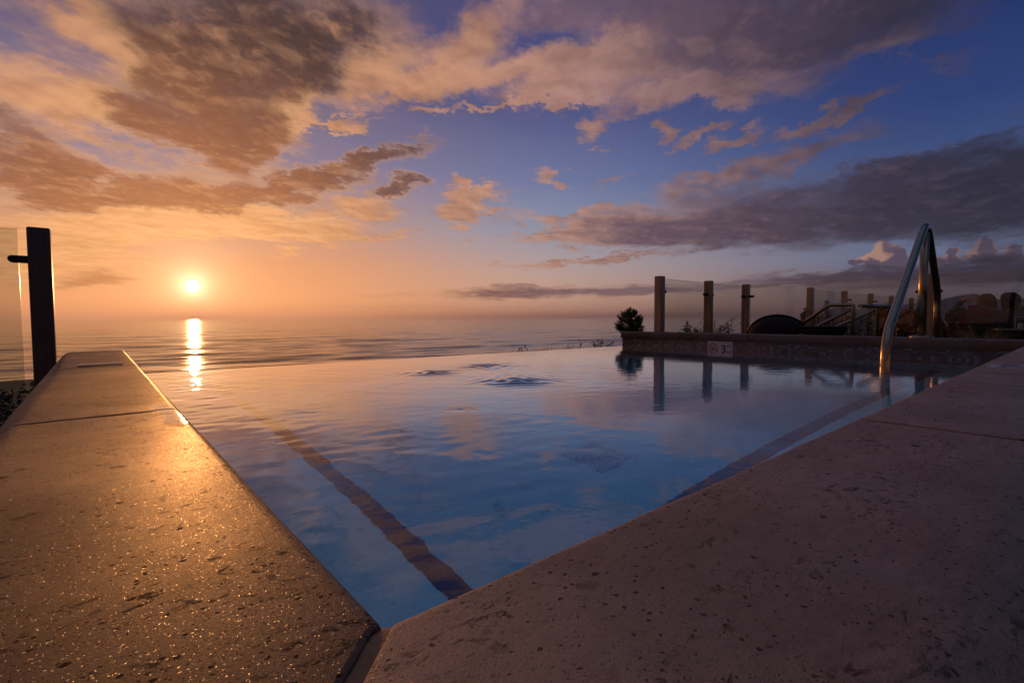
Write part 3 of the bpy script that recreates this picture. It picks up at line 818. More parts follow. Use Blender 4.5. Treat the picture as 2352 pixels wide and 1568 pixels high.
# far wall plate, half under water: faces -X
pl = tag(empty('depth_marker', (X1+.010, 2.355, ZW)), 'white no diving and 3 FT plate set in the mosaic of the far wall', 'depth marker', 'pool depth markers')
q = MB(); q.box((0, 0, 0), (.008, .252, .148)); q.build('marker_plate', M['plate'], pl)
Mf = Matrix(((0, 0, -1, 0), (-1, 0, 0, 0), (0, 1, 0, 0), (0, 0, 0, 1)))
def TF(y, z): return Matrix.Translation((-.0045, y, z)) @ Mf
text_mesh('digit', '3', .108, M['ink'], pl, TF(-.012, -.037), bold=.003)
text_mesh('unit_letters', 'FT', .042, M['ink'], pl, TF(-.072, .013), bold=.0006)
q = MB()
ring = [(math.cos(2*math.pi*i/28), math.sin(2*math.pi*i/28)) for i in range(29)]
q.tube([(-.005, .068+.040*a, .006+.046*b_) for a, b_ in ring], .004, 6, False)
q.tube([(-.005, .068+.03, .038), (-.005, .068-.028, -.028)], .0035, 6)
q.build('no_diving_symbol', M['red_ink'], pl)
q = MB()
q.tube([(-.005, .068-.022, .030), (-.005, .068+.012, -.012), (-.005, .068+.024, -.03)], .0022, 6)
for k in range(3): q.tube([(-.0048, .068+.03, .012-.008*k), (-.0048, .068-.03, .010-.008*k)], .0008, 5)
q.build('diver_figure', M['red_ink'], pl)
# plate on the right coping
pr = tag(empty('depth_marker', (2.235, .145, .0005)), 'white 3 FT plate lying on the shaded right coping', 'depth marker', 'pool depth markers')
q = MB(); q.box((0, 0, 0), (.15, .15, .004), bev=.001); q.build('marker_plate', M['plate'], pr)
text_mesh('digit', '3', .14, M['ink'], pr, Matrix.Translation((-.062, -.05, .0012)), bold=.003)
text_mesh('unit_letters', 'FT', .06, M['ink'], pr, Matrix.Translation((.012, .005, .0012)), bold=.001)
# grey plate on the left coping
q = MB(); q.box((0, 0, 0), (.125, .135, .005), bev=.0012)
o = q.build('depth_marker', M['plate_dark']); o.location = (.012, 2.36, .0015)
tag(o, 'plain grey plate set in the top of the left coping near its sea end', 'depth marker', 'pool depth markers')

# ------------------------------------------------------------------ grab rail
def fillet(pts, rad, n=8):
    out = [Vector(pts[0])]
    for i in range(1, len(pts)-1):
        a, b_, c = Vector(pts[i-1]), Vector(pts[i]), Vector(pts[i+1])
        r_ = min(rad if not isinstance(rad, list) else rad[i-1], (a-b_).length*.48, (c-b_).length*.48)
        p = b_ + (a-b_).normalized()*r_; s = b_ + (c-b_).normalized()*r_
        for k in range(n+1):
            t_ = k/n; out.append(p*(1-t_)**2 + b_*2*t_*(1-t_) + s*t_*t_)
    out.append(Vector(pts[-1])); return out
gr = tag(empty('grab_rail', (4.87, .862, 0)), 'bent stainless steel grab rail rising out of the pool over the far wall', 'grab rail')
def rel(p, o_): return tuple(Vector(p) - Vector(o_))
OR = (4.87, .862, 0)
pts = fillet([rel(p, OR) for p in [(3.678, .820, BZ), (3.676, .820, .045), (4.0, .832, .215), (4.985, .8735, .905), (5.70, .902, .345), (5.70, .902, GZ)]], [.10, .0, .12, .12], 10)
pts = fillet([rel(p, OR) for p in [(3.678, .820, BZ), (3.682, .820, .030), (4.99, .8735, .915), (5.675, .902, .375), (5.69, .902, GZ)]], [.16, .19, .14], 12)
q = MB(); q.tube(pts, .0265, 18); q.build('rail_tube', M['steel'], gr)
q = MB(); q.tube([(0, 0, .002), (0, 0, .40), (.03, .001, .80)], .0285, 18); q.build('centre_post', M['steel'], gr)
q = MB(); q.lathe([(.0, .016), (.045, .016), (.072, .012), (.078, .004), (.078, 0.)], (0, 0, .0008), 28); q.build('flange', M['steel'], gr)

# ------------------------------------------------------------------ glass fences
PT = .64
def post(parent, x, y, top=PT, w=.09, rz=0., clamp=(), cz=.47, name='post', mat='wood'):
    Mr = Matrix.Rotation(rz, 3, 'Z')
    q_ = MB(); q_.box((x, y, (top+GZ)/2), (w, w, top-GZ), Mr, bev=.009)
    p = q_.build(name, M[mat], parent)
    for (dx, dy) in clamp:
        d_ = Vector((dx, dy, 0)).normalized(); n_ = Vector((-d_.y, d_.x, 0))
        c_ = MB(); L_ = .075
        ring_ = [(w*.5-.004, -.018), (w*.5+L_-.018, -.018)] + [(w*.5+L_-.018+.018*math.cos(a), .018*math.sin(a)) for a in [R(k) for k in range(-75, 90, 15)]] + [(w*.5+L_-.018, .018), (w*.5-.004, .018)]
        vs = [Vector((x, y, cz)) + d_*a + Vector((0, 0, b_)) + n_*s_ for s_ in (-.016, .016) for a, b_ in ring_]
        m_ = len(ring_)
        c_.add(vs, [tuple(range(m_)), tuple(reversed(range(m_, 2*m_)))] + [(i, (i+1) % m_, m_+(i+1) % m_, m_+i) for i in range(m_)])
        c_.build('clamp', M['bronze'], p)
    return p
def panel(parent, a, b_, z0, z1, name='glass_panel'):
    a, b_ = Vector((*a, 0)), Vector((*b_, 0)); d_ = (b_-a).normalized(); n_ = Vector((-d_.y, d_.x, 0))*.005
    q_ = MB()
    vs = [a-n_+Vector((0,0,z0)), b_-n_+Vector((0,0,z0)), b_-n_+Vector((0,0,z1)), a-n_+Vector((0,0,z1)), a+n_+Vector((0,0,z0)), b_+n_+Vector((0,0,z0)), b_+n_+Vector((0,0,z1)), a+n_+Vector((0,0,z1))]
    q_.add([(a+b_)/2*0 + p for p in ((a+Vector((0,0,z0))), (b_+Vector((0,0,z0))), (b_+Vector((0,0,z1))), (a+Vector((0,0,z1))))], [(0,1,2,3)])
    g = q_.build(name, M['glass'], parent)
    e = MB(); e.add(vs, [(3,2,6,7), (0,3,7,4), (1,5,6,2)]); e.build('panel_edge', M['glass_edge'], g)
    return g
# left fence
f1 = tag(empty('glass_fence'), 'glass windbreak panel with one dark wooden post beside the left coping', 'fence', 'glass windbreak fences')
post(f1, -.205, 3.56, clamp=[(-1, 0)], cz=.475, mat='wood_dark')
panel(f1, (-.285, 3.56), (-1.75, 3.56), -.45, .628)
# main fence behind the far wall: along X then along -Y
f2 = tag(empty('glass_fence'), 'glass and timber fence standing behind the mosaic pool wall and turning a corner', 'fence', 'glass windbreak fences')
P1, P2, P3 = (5.03, 3.28), (6.21, 3.31), (7.33, 3.33)
post(f2, *P1, clamp=[(1, .02)], cz=.46); post(f2, *P2, clamp=[(1, .02), (-1, -.02)], cz=.46); post(f2, *P3, clamp=[(0, -1), (-1, -.02)], cz=.46)
panel(f2, (P1[0]+.06, P1[1]), (P2[0]-.06, P2[1]), -.45, .615); panel(f2, (P2[0]+.06, P2[1]), (P3[0]-.06, P3[1]), -.45, .615)
P4 = (7.15, 1.21); P5 = (6.98, -.75); P6 = (6.8, -2.7)
post(f2, *P4, top=.635, clamp=[(.08, 1), (-.08, -1)], cz=.44); post(f2, *P5, top=.635, clamp=[(.08, 1)], cz=.44)
panel(f2, (P3[0]-.01, P3[1]-.075), (P4[0]+.01, P4[1]+.075), -.45, .625)
panel(f2, (P4[0]-.01, P4[1]-.075), (P5[0]+.01, P5[1]+.075), -.45, .625)
# far fence
f3 = tag(empty('glass_fence'), 'tinted glass fence of five posts receding beyond the corner of the nearer fence', 'fence', 'glass windbreak fences')
Q = [(8.99, 3.03), (10.76, 3.05), (12.48, 3.06), (14.24, 3.085), (16.36, 3.12)]
for i, p in enumerate(Q): post(f3, *p, clamp=[(.3, -1)] if i else [], cz=.47)
for a, c in zip(Q[:-1], Q[1:]): panel(f3, (a[0]+.05, a[1]), (c[0]-.05, c[1]), -.45, .61)
panel(f3, (16.42, 3.12), (18.3, 3.15), -.45, .61)
o = MB().box((0, 0, 0), (.11, .01, .16)).build('notice', M['sign_golden_lit']); o.location = (10.70, 2.985, .08); o.rotation_euler = (0, 0, R(-40))
tag(o, 'small golden lit notice with painted-in sunlight, fixed low on the second far fence post', 'notice')

# ------------------------------------------------------------------ stair handrails
hr = tag(empty('handrail', (0, 0, 0)), 'three linked grey metal stair handrails sloping down behind the far wall', 'handrail')
q = MB(); q.tube(fillet([(6.2, 1.673, GZ), (6.2, 1.673, .287), (6.2, 1.90, .290), (6.2, 2.55, -.21)], .03, 5), .021, 12); q.build('top_rail', M['steel2'], hr)
q = MB(); q.tube([(6.2, 1.69, .245), (6.2, 2.62, -.30)], .019, 12); q.build('lower_rail', M['steel2'], hr)
q = MB(); q.tube(fillet([(6.22, 1.62, .275), (7.05, 1.655, .28), (7.05, 1.655, GZ)], .03, 5), .021, 12); q.build('top_rail', M['steel2'], hr)
q = MB(); q.tube([(7.05, 1.68, .24), (7.05, 2.72, -.30)], .019, 12); q.build('lower_rail', M['steel2'], hr)
q = MB(); q.tube(fillet([(7.08, 1.64, .275), (8.2, 1.74, .28), (8.2, 1.74, GZ)], .03, 5), .021, 12); q.build('top_rail', M['steel2'], hr)

# ------------------------------------------------------------------ timber stair gate beyond
wr = tag(empty('wooden_railing', (14.0, 4.6, 0)), 'timber stair railing with balusters and a capped newel beyond the fence', 'railing')
def wpost(x, y, top, w, cap=True):
    q_ = MB(); q_.box((x, y, (top-1.2)/2), (w, w, top+1.2), Matrix.Rotation(.4, 3, 'Z'))
    if cap: q_.box((x, y, top+.02), (w*1.5, w*1.5, .04), Matrix.Rotation(.4, 3, 'Z'))
    return q_.build('post', M['greywood'], wr)
wpost(0, .2, .345, .10); wpost(.42, -.12, .57, .10, False)
def wl(k): return (.0+.62*k, .2-.5*k)
q = MB(); q.box((.31, -.05, .15), (.85, .05, .04), Matrix.Rotation(-.68, 3, 'Z')); q.build('rail', M['greywood'], wr)
for k in range(9):
    q = MB(); x, y = wl(k/8+.02); q.box((x, y, -.15), (.03, .03, .58)); q.build('baluster', M['greywood'], wr)
q = MB(); q.add([(-.1, .28, -.3), (-.13, .31, -.3), (-.13, .31, .23), (-.03, .24, .31), (0., .21, .27), (0., .21, -.3)], [(0, 1, 2, 3, 4, 5)])
q.box((-.08, .26, -.25), (.14, .04, .9), Matrix.Rotation(-.68, 3, 'Z')); q.build('side_board', M['greywood'], wr)

# ------------------------------------------------------------------ bowls / lounge shells
def bowl(name, c, rad, depth, Mx, label, cat, grp=None):
    o_ = empty(name, c); tag(o_, label, cat, grp)
    prof = []
    for i in range(15):
        a = math.pi/2*i/14; prof.append((rad*math.sin(a)+1e-4, -depth*math.cos(a)))
    prof += [(rad+.012, .004), (rad+.008, .016), (rad-.012, .014)]
    for i in range(14, -1, -1):
        a = math.pi/2*i/14; prof.append(((rad-.03)*math.sin(a)+1e-4, -(depth-.03)*math.cos(a)))
    q_ = MB(); q_.lathe(prof, n=56, M=Mx); q_.build('shell', M['wicker'], o_)
    ring_ = [(math.cos(2*math.pi*i/56)*(rad+.004), math.sin(2*math.pi*i/56)*(rad+.004), .006) for i in range(57)]
    q_ = MB(); q_.tube([Mx @ Vector(p) for p in ring_], .014, 8, False); q_.build('rim', M['bronze'], o_)
    return o_
look = Vector((-.90, -.36, .0)).normalized()
def aim(axis):
    return axis.normalized().to_track_quat('Z', 'X').to_matrix()
b1 = bowl('wicker_seat', (6.26, 2.46, -.09), .325, .16, aim(Vector((.80, .30, .62))), 'large dark round woven seat tilted up so its back shows above the wall', 'wicker seat', 'dark round garden seats')
q = MB(); q.tube([(0, 0, -.1), (0, 0, GZ+.11)], .04, 10); q.lathe([(.001, .03), (.2, .02), (.22, 0.)], (0, 0, GZ+.09), 24); q.build('base', M['bronze'], b1)
b2 = bowl('fire_bowl', (6.27, 1.98, .035), .235, .13, aim(Vector((.03, 0, 1))), 'low dark bowl with a flat rim beside the tilted woven seat', 'fire bowl')
q = MB(); q.lathe([(.001, .0), (.10, .0), (.12, -.3), (.12, GZ-.03)], (0, 0, -.1), 20); q.build('base', M['bronze'], b2)

# ------------------------------------------------------------------ plants
def leafy(name, c, w, dpt, h, n, mat, leaf=.03, stems=14, seed=0, spiky=.4):
    r_ = random.Random(seed); o_ = empty(name, c)
    st = MB(); lf = MB()
    tips = []
    for k in range(stems):
        a = r_.uniform(0, 6.283); rd = math.sqrt(r_.random())
        bx_, by_ = rd*w*.35*math.cos(a), rd*dpt*.35*math.sin(a)
        tx, ty = rd*w*.5*math.cos(a)+r_.uniform(-.1, .1)*w, rd*dpt*.5*math.sin(a)+r_.uniform(-.1, .1)*dpt
        tz = h*(r_.uniform(.55, 1.) if rd < .8 else r_.uniform(.35, .8))
        mid_ = (bx_*.4+tx*.6+r_.uniform(-.03, .03), by_*.4+ty*.6, tz*.55)
        st.tube([(bx_, by_, -.02), mid_, (tx, ty, tz)], [.006, .004, .002], 5, False)
        tips.append(((bx_, by_, 0), mid_, (tx, ty, tz)))
    for k in range(n):
        A, B, C_ = tips[r_.randrange(len(tips))]; t_ = r_.uniform(.12, 1.) ** .7
        if t_ < .5: p = Vector(A).lerp(Vector(B), t_*2)
        else: p = Vector(B).lerp(Vector(C_), t_*2-1)
        sp = (1-t_)*.12*w + .015
        p = p + Vector((r_.gauss(0, sp), r_.gauss(0, sp), r_.gauss(0, .02)))
        if p.z < 0: continue
        d_ = Vector((r_.gauss(0, 1), r_.gauss(0, 1), r_.gauss(.3, .6))).normalized(); s_ = d_.cross(Vector((r_.gauss(0, 1), r_.gauss(0, 1), r_.gauss(0, 1)))).normalized()
        L_ = leaf*r_.uniform(.6, 1.3); W_ = L_*.32
        nrm_ = d_.cross(s_)*L_*.12
        lf.add([p, p+d_*L_*.5+s_*W_+nrm_, p+d_*L_, p+d_*L_*.5-s_*W_+nrm_], [(0, 1, 2), (0, 2, 3)])
    st.build('stem', M['bark'], o_); lf.build('foliage', mat, o_)
    return o_
def grassy(name, c, rad, h, n, mat, seed=0, w=.004, lean=.6):
    r_ = random.Random(seed); q_ = MB()
    for k in range(n):
        a = r_.uniform(0, 6.283); rd = rad*.25*math.sqrt(r_.random()); L_ = h*r_.uniform(.55, 1.05); le = lean*r_.uniform(.15, 1.)
        b0 = Vector((rd*math.cos(a), rd*math.sin(a), -.01)); dr_ = Vector((math.cos(a+r_.gauss(0, .5)), math.sin(a+r_.gauss(0, .5)), 0))
        sd_ = Vector((-dr_.y, dr_.x, 0)); ww_ = w*r_.uniform(.6, 1.3); pts_ = []
        for i in range(6):
            t_ = i/5; p = b0 + dr_*(rad*le*t_**1.8*1.3) + Vector((0, 0, L_*(t_ - .32*le*t_**3)))
            pts_ += [p - sd_*ww_*(1-t_*.9), p + sd_*ww_*(1-t_*.9)]
        q_.add(pts_, [(2*i, 2*i+1, 2*i+3, 2*i+2) for i in range(5)])
    o_ = q_.build(name, mat); o_.location = c; return o_
def pine(c, h, w, seed=3):
    r_ = random.Random(seed); o_ = empty('dwarf_pine', c); tr = MB(); tr.tube([(0, 0, -.5), (.01, 0, h*.4), (0, .01, h*.8)], [.03, .022, .01], 8)
    nd = MB()
    tufts = []
    for k in range(105):
        zc = r_.uniform(.02, 1.) ; env = math.sin(math.pi*min(1, max(0, (zc*.86+.12)))) ** .7
        a = r_.uniform(0, 6.283); rd = env*w*.5*r_.uniform(.45, 1.)
        tufts.append(Vector((rd*math.cos(a), rd*math.sin(a), zc*h*.93)))
    tufts.append(Vector((0, 0, h*.97))); tufts.append(Vector((.01, .05, h*.85)))
    for T in tufts:
        out_ = Vector((T.x, T.y, (T.z-h*.3)*.9+.12)).normalized()
        tr.tube([(0, 0, max(0, T.z-.1)), T*.7 + Vector((0, 0, T.z*.25)), T], [.006, .005, .003], 5, False)
        for k in range(85):
            d_ = (out_*.75 + Vector((r_.gauss(0, .6), r_.gauss(0, .6), r_.gauss(0, .6)))).normalized()
            b0 = T - out_*r_.uniform(0, .05); L_ = r_.uniform(.028, .05); s_ = d_.cross(Vector((r_.gauss(0, 1), r_.gauss(0, 1), r_.gauss(0, 1)))).normalized()*.0024
            nd.add([b0-s_, b0+s_, b0+d_*L_], [(0, 1, 2)])
    tr.build('trunk', M['bark'], o_); nd.build('crown', M['needle'], o_)
    return o_
tag(pine((4.99, 3.66, -.05), .335, .38), 'small dark bushy dwarf pine standing at the seaward end of the tiled wall', 'shrub')
GS = 'leafy shrubs behind the pool wall'
tag(leafy('leafy_shrub', (6.95, 3.90, -.30), .75, .4, .42, 900, M['leaf'], .032, 16, 5), 'dense dark leafy shrub behind the middle glass fence post', 'shrub', GS)
tag(leafy('leafy_shrub', (6.40, 3.85, -.30), .6, .3, .33, 220, M['leaf'], .03, 9, 6), 'sparse low twiggy shrub behind the first glass panel', 'shrub', GS)
tag(leafy('leafy_shrub', (7.72, 3.90, -.30), .85, .4, .46, 700, M['leaf'], .03, 22, 8), 'upright open leafy shrub behind the second glass panel', 'shrub', GS)
GE = 'plants along the infinity edge'
tag(grassy('grass_tuft', (3.85, 3.92, -.36), .17, .245, 90, M['grass_green'], 4, .004), 'arching grass tuft left of its twin just beyond the infinity edge', 'grass', GE)
tag(grassy('grass_tuft', (4.22, 3.95, -.36), .17, .26, 90, M['grass_green'], 9, .004), 'arching grass tuft nearer the tiled wall just beyond the infinity edge', 'grass', GE)
tag(leafy('leafy_shrub', (4.75, 3.95, -.40), .7, .3, .32, 520, M['leaf'], .024, 20, 12), 'low leafy shrub against the end of the tiled wall past the infinity edge', 'shrub', GE)
tag(leafy('leafy_shrub', (3.35, 3.86, -.38), .5, .2, .235, 160, M['leaf'], .024, 10, 15), 'tiny sprigs just showing over the infinity edge left of the grass tufts', 'shrub', GE)
tag(leafy('leafy_shrub', (-.62, 4.75, -.62), .9, .7, .36, 1500, M['leaf'], .035, 26, 21), 'dark leafy bush below the glass panel at the far left', 'shrub')
GO = 'ornamental grasses behind the fence glass'
tag(grassy('ornamental_grass', (8.1, .88, -.35), .42, .44, 420, M['grass_tan'], 31, .004), 'wide golden green grass clump in front of the seated couple', 'grass', GO)
tag(grassy('ornamental_grass', (7.7, 1.10, -.33), .25, .36, 50, M['grass_tan'], 33, .003), 'thin wispy grass clump just right of the grab rail', 'grass', GO)
tag(leafy('leafy_shrub', (12.6, 2.5, -.5), 1.4, .6, .72, 700, M['leaf'], .05, 22, 41), 'dark bush behind the tinted far fence glass', 'shrub', GS)
tag(leafy('leafy_shrub', (14.6, 1.95, -.5), .9, .6, .70, 500, M['leaf'], .05, 20, 43), 'spiky bush between the empty chair and the seated couple', 'shrub', GS)
tag(leafy('leafy_shrub', (11.4, 3.0, -.5), 1.2, .6, .62, 600, M['leaf'], .05, 22, 45), 'dark bush seen between the sloping stair handrails', 'shrub', GS)

# ------------------------------------------------------------------ adirondack chairs
CZ = -.62
def adirondack(label, loc, rz):
    o_ = empty('adirondack_chair', loc, rz); tag(o_, label, 'chair', 'timber garden chairs')
    # faces +X locally; back leans towards -X
    def part(name, fn):
        q_ = MB(); fn(q_); return q_.build(name, M['redwood'], o_)
    lean = R(30)
    nb = 5
    for k in range(nb):
        def fn(q_, k=k):
            y = (k-2)*.105; fan = (k-2)*.045; top = .80 - .05*(k-2)**2*.6
            a = Vector((-.02, y, .25)); u_ = Vector((-math.sin(lean), fan/.8, math.cos(lean))).normalized(); s_ = Vector((0, 1, 0)) - u_*u_.y; s_.normalize(); n_ = u_.cross(s_)
            vs = []
            for t_ in (0, top):
                for ss in (-.046, .046):
                    for nn_ in (-.01, .01): vs.append(a + u_*t_ + s_*(ss*(1+.15*t_)) + n_*nn_)
            q_.add(vs, [(0,1,3,2), (4,6,7,5), (0,4,5,1), (2,3,7,6), (0,2,6,4), (1,5,7,3)])
        part('back_slat', fn)
    part('seat', lambda q_: [q_.box((.04+i*.09, 0, .26+i*.018), (.08, .52, .02), Matrix.Rotation(-.2, 3, 'Y')) for i in range(6)])
    for s in (-1, 1):
        part('armrest', lambda q_, s=s: q_.box((.12, s*.33, .56), (.78, .13, .025), Matrix.Rotation(.03, 3, 'Y')))
        part('leg', lambda q_, s=s: q_.box((.42, s*.30, .28), (.13, .03, .56)))
        def rear(q_, s=s):
            q_.add([(.50, s*.275-.015, .30), (.50, s*.275-.015, .40), (-.50, s*.275-.015, .10), (-.50, s*.275-.015, 0), (.50, s*.275+.015, .30), (.50, s*.275+.015, .40), (-.50, s*.275+.015, .10), (-.50, s*.275+.015, 0)],
                   [(0,1,2,3), (7,6,5,4), (0,4,5,1), (1,5,6,2), (2,6,7,3), (3,7,4,0)])
            q_.box((-.22, s*.30, .42), (.10, .03, .28))
        part('stringer', rear)
    part('back_brace', lambda q_: q_.box((-.20, 0, .53), (.03, .66, .06)))
    part('back_brace', lambda q_: q_.box((-.38, 0, .86), (.03, .56, .05), Matrix.Rotation(-.5, 3, 'Y')))
    return o_
adirondack('reddish timber garden chair with the seated couple, its slatted back towards the pool', (10.42, 1.14, CZ), R(-6))
adirondack('slatted timber garden chair right of the seated couple at the picture edge', (10.52, .42, CZ), R(-12))
adirondack('empty timber chair in profile close to the left of the grab rail', (10.3, 2.02, CZ), R(-55))
adirondack('empty timber chair in profile between grab rail legs and the couple', (11.9, 1.75, CZ), R(-48))
adirondack('empty timber chair glimpsed between the two upright legs of the grab rail', (11.75, 2.12, CZ), R(-35))

# ------------------------------------------------------------------ people
def skin_body(name, joints, edges, radii, mat, parent):
    me = bpy.data.meshes.new(name); me.from_pydata([tuple(j) for j in joints], edges, []); me.update()
    o_ = bpy.data.objects.new(name, me); COL.objects.link(o_)
    md = o_.modifiers.new('skin', 'SKIN'); md.use_smooth_shade = True
    for i, v in enumerate(me.skin_vertices[0].data): v.radius = (radii[i], radii[i]); v.use_root = (i == 0)
    s_ = o_.modifiers.new('sub', 'SUBSURF'); s_.levels = 1; s_.render_levels = 2
    dg_ = bpy.context.evaluated_depsgraph_get(); dg_.update()
    m2 = bpy.data.meshes.new_from_object(o_.evaluated_get(dg_)); m2.name = name
    COL.objects.unlink(o_); bpy.data.objects.remove(o_)
    for p in m2.polygons: p.use_smooth = True
    m2.materials.clear(); m2.materials.append(mat)
    o2 = bpy.data.objects.new(name, m2); COL.objects.link(o2); o2.parent = parent; return o2
def hand_tris(mb, p, d_, side):
    d_ = Vector(d_).normalized(); s_ = Vector(side).normalized(); n_ = d_.cross(s_)
    p = Vector(p)
    mb.tube([p, p+d_*.04, p+d_*.085], [.026, .036, .030], 8)
    for k, (L_, o_) in enumerate([(.066, -.027), (.076, -.009), (.07, .009), (.055, .026)]):
        a = p + d_*.082 + s_*o_; b_ = a + d_*L_*.5 + n_*.004; c = b_ + d_*L_*.5 + n_*.014
        mb.tube([a, b_, c], [.0095, .0088, .007], 6)
    a = p + d_*.03 - s_*.03; mb.tube([a, a - s_*.03 + d_*.03, a - s_*.04 + d_*.062 + n_*.01], [.012, .011, .008], 6)
def person(loc, rz, label, coat, hairm, long_hair, raised, turn):
    o_ = empty('person', loc, rz); tag(o_, label, 'person', 'couple in the timber chair')
    # seated facing +X, pelvis at origin height .36
    J = [(-.02, 0, .33), (-.08, 0, .52), (-.15, 0, .72), (-.17, 0, .84), (-.165, 0, .92),       # 0 pelvis 1 waist 2 chest 3 neck base 4 neck
         (-.16, .18, .82), (-.16, -.18, .82),                                                   # 5 L shoulder 6 R
         (.22, .10, .37), (.22, -.10, .37), (.42, .11, .40), (.42, -.11, .40), (.52, .11, .03), (.52, -.11, .03)]
    E = [(0,1), (1,2), (2,3), (3,4), (2,5), (2,6), (0,7), (0,8), (7,9), (8,10), (9,11), (10,12)]
    rad = [.15, .14, .15, .10, .068, .085, .085, .085, .085, .065, .065, .05, .05]
    if raised:
        J += [(-.16, .46, .74), (-.02, .30, 1.04)]; rad += [.052, .042]; E += [(5, 13), (13, 14)]
    else:
        J += [(-.10, .30, .52), (.14, .22, .47)]; rad += [.05, .04]; E += [(5, 13), (13, 14)]
    J += [(-.10, -.28, .52), (.16, -.20, .47)]; rad += [.05, .04]; E += [(6, 15), (15, 16)]
    body = skin_body('body', J, E, rad, coat, o_)
    hd = MB(); hc = Vector((-.135, 0, 1.0)); Mt = Matrix.Rotation(turn, 3, 'Z')
    prof = [(.001, -.125), (.045, -.118), (.062, -.085), (.072, -.04), (.080, .01), (.082, .05), (.072, .09), (.045, .118), (.001, .128)]
    def egg(mb, c, prof, sx, sy):
        n = 20; vs = []; m_ = len(prof)
        for k in range(n):
            a = 2*math.pi*k/n
            for (r_, z) in prof: vs.append(c + Mt @ Vector((r_*sx*math.cos(a), r_*sy*math.sin(a), z)))
        mb.add(vs, [(k*m_+j, ((k+1) % n)*m_+j, ((k+1) % n)*m_+j+1, k*m_+j+1) for k in range(n) for j in range(m_-1)], True)
    egg(hd, hc, prof, 1.18, 1.0)
    nose = hc + Mt @ Vector((.098, 0, -.012)); hd.tube([hc + Mt @ Vector((.085, 0, .03)), nose, hc + Mt @ Vector((.085, 0, -.03))], [.006, .015, .008], 6)
    for s in (-1, 1): hd.tube([hc + Mt @ Vector((0, s*.078, .022)), hc + Mt @ Vector((-.012, s*.094, 0)), hc + Mt @ Vector((0, s*.078, -.03))], [.008, .013, .007], 6)
    hd.tube([hc + Mt @ Vector((.078, -.022, -.062)), hc + Mt @ Vector((.086, 0, -.060)), hc + Mt @ Vector((.078, .022, -.062))], .006, 5)
    for s in (-1, 1): hd.tube([hc + Mt @ Vector((.080, s*.03-.012, .018)), hc + Mt @ Vector((.086, s*.03, .018)), hc + Mt @ Vector((.080, s*.03+.012, .018))], .007, 5)
    hn = MB()
    if raised: hand_tris(hn, J[14], (.55, -.45, .30), (.3, .6, .2))
    else: hand_tris(hn, J[14], (.9, -.3, 0), (.2, .9, .1))
    hn.build('hand', M['skin'], body)
    hn = MB(); hand_tris(hn, J[16], (.9, .3, 0), (.2, -.9, .1)); hn.build('hand', M['skin'], body)
    hd.build('head', M['skin'], body)
    hr_ = MB(); n = 30; r2 = random.Random(4 if long_hair else 8)
    # scalp cap made of many locks falling from the crown
    for k in range(170):
        a = r2.uniform(R(62), R(298)) if r2.random() < .8 else r2.uniform(0, 6.283)
        st_ = r2.uniform(.0, .95)
        front = math.cos(a) > .35
        low = (-.20 if long_hair else -.085) if not front else .045
        pts_ = []
        for i in range(6):
            t_ = i/5; ph_ = (st_*.6 + (1.-st_*.6)*t_) * (R(62) if front else R(96))
            rr_ = .100*math.sin(ph_); zz = .122*math.cos(ph_)+.006
            if t_ > .8 and not front: zz = low + r2.uniform(-.025, .01); rr_ = (.094 + .03*r2.random()) if long_hair else .082
            pts_.append(hc + Mt @ Vector((1.12*rr_*math.cos(a), rr_*math.sin(a), zz)))
        hr_.tube(pts_, [.007, .012, .014, .014, .012, .006], 5)
    hr_.build('hair', hairm, o_)
    return o_
person((10.32, 1.04, CZ-.02), R(-6), 'person with light brown hair and black jacket shading the eyes with a raised arm', M['coat'], M['hair_blond'], True, True, R(5))
person((10.28, .80, CZ-.01), R(-2), 'person with short dark hair in a dark jacket leaning close to the other', M['coat2'], M['hair_dark'], False, False, R(55))
# small table with a glass lantern
tb_ = tag(empty('side_table', (9.75, .70, CZ)), 'small round metal side table between the chairs at the right edge', 'table')
q = MB(); q.lathe([(.001, .60), (.24, .60), (.25, .592), (.24, .584), (.001, .584)], n=32); q.build('table_top', M['steel2'], tb_)
for k in range(3):
    a = k*2.09+.4; q = MB(); q.tube([(.17*math.cos(a), .17*math.sin(a), .585), (.2*math.cos(a), .2*math.sin(a), 0)], .012, 8); q.build('leg', M['bronze'], tb_)
o = tag(empty('glass_lantern', (9.78, .66, CZ+.601)), 'clear square glass lantern standing on the small side table', 'lantern')
q = MB()
for i in (-1, 1):
    for j in (-1, 1): q.box((i*.055, j*.055, .085), (.008, .008, .17))
for z in (.004, .168):
    q.box((0, .055, z), (.118, .009, .009)); q.box((0, -.055, z), (.118, .009, .009)); q.box((.055, 0, z), (.009, .101, .009)); q.box((-.055, 0, z), (.009, .101, .009))
q.build('frame', M['white_glass'], o)
q = MB(); q.lathe([(.001, .07), (.026, .07), (.03, .066), (.03, 0.)], (0, 0, .009), 16); q.build('candle', M['plate'], o)

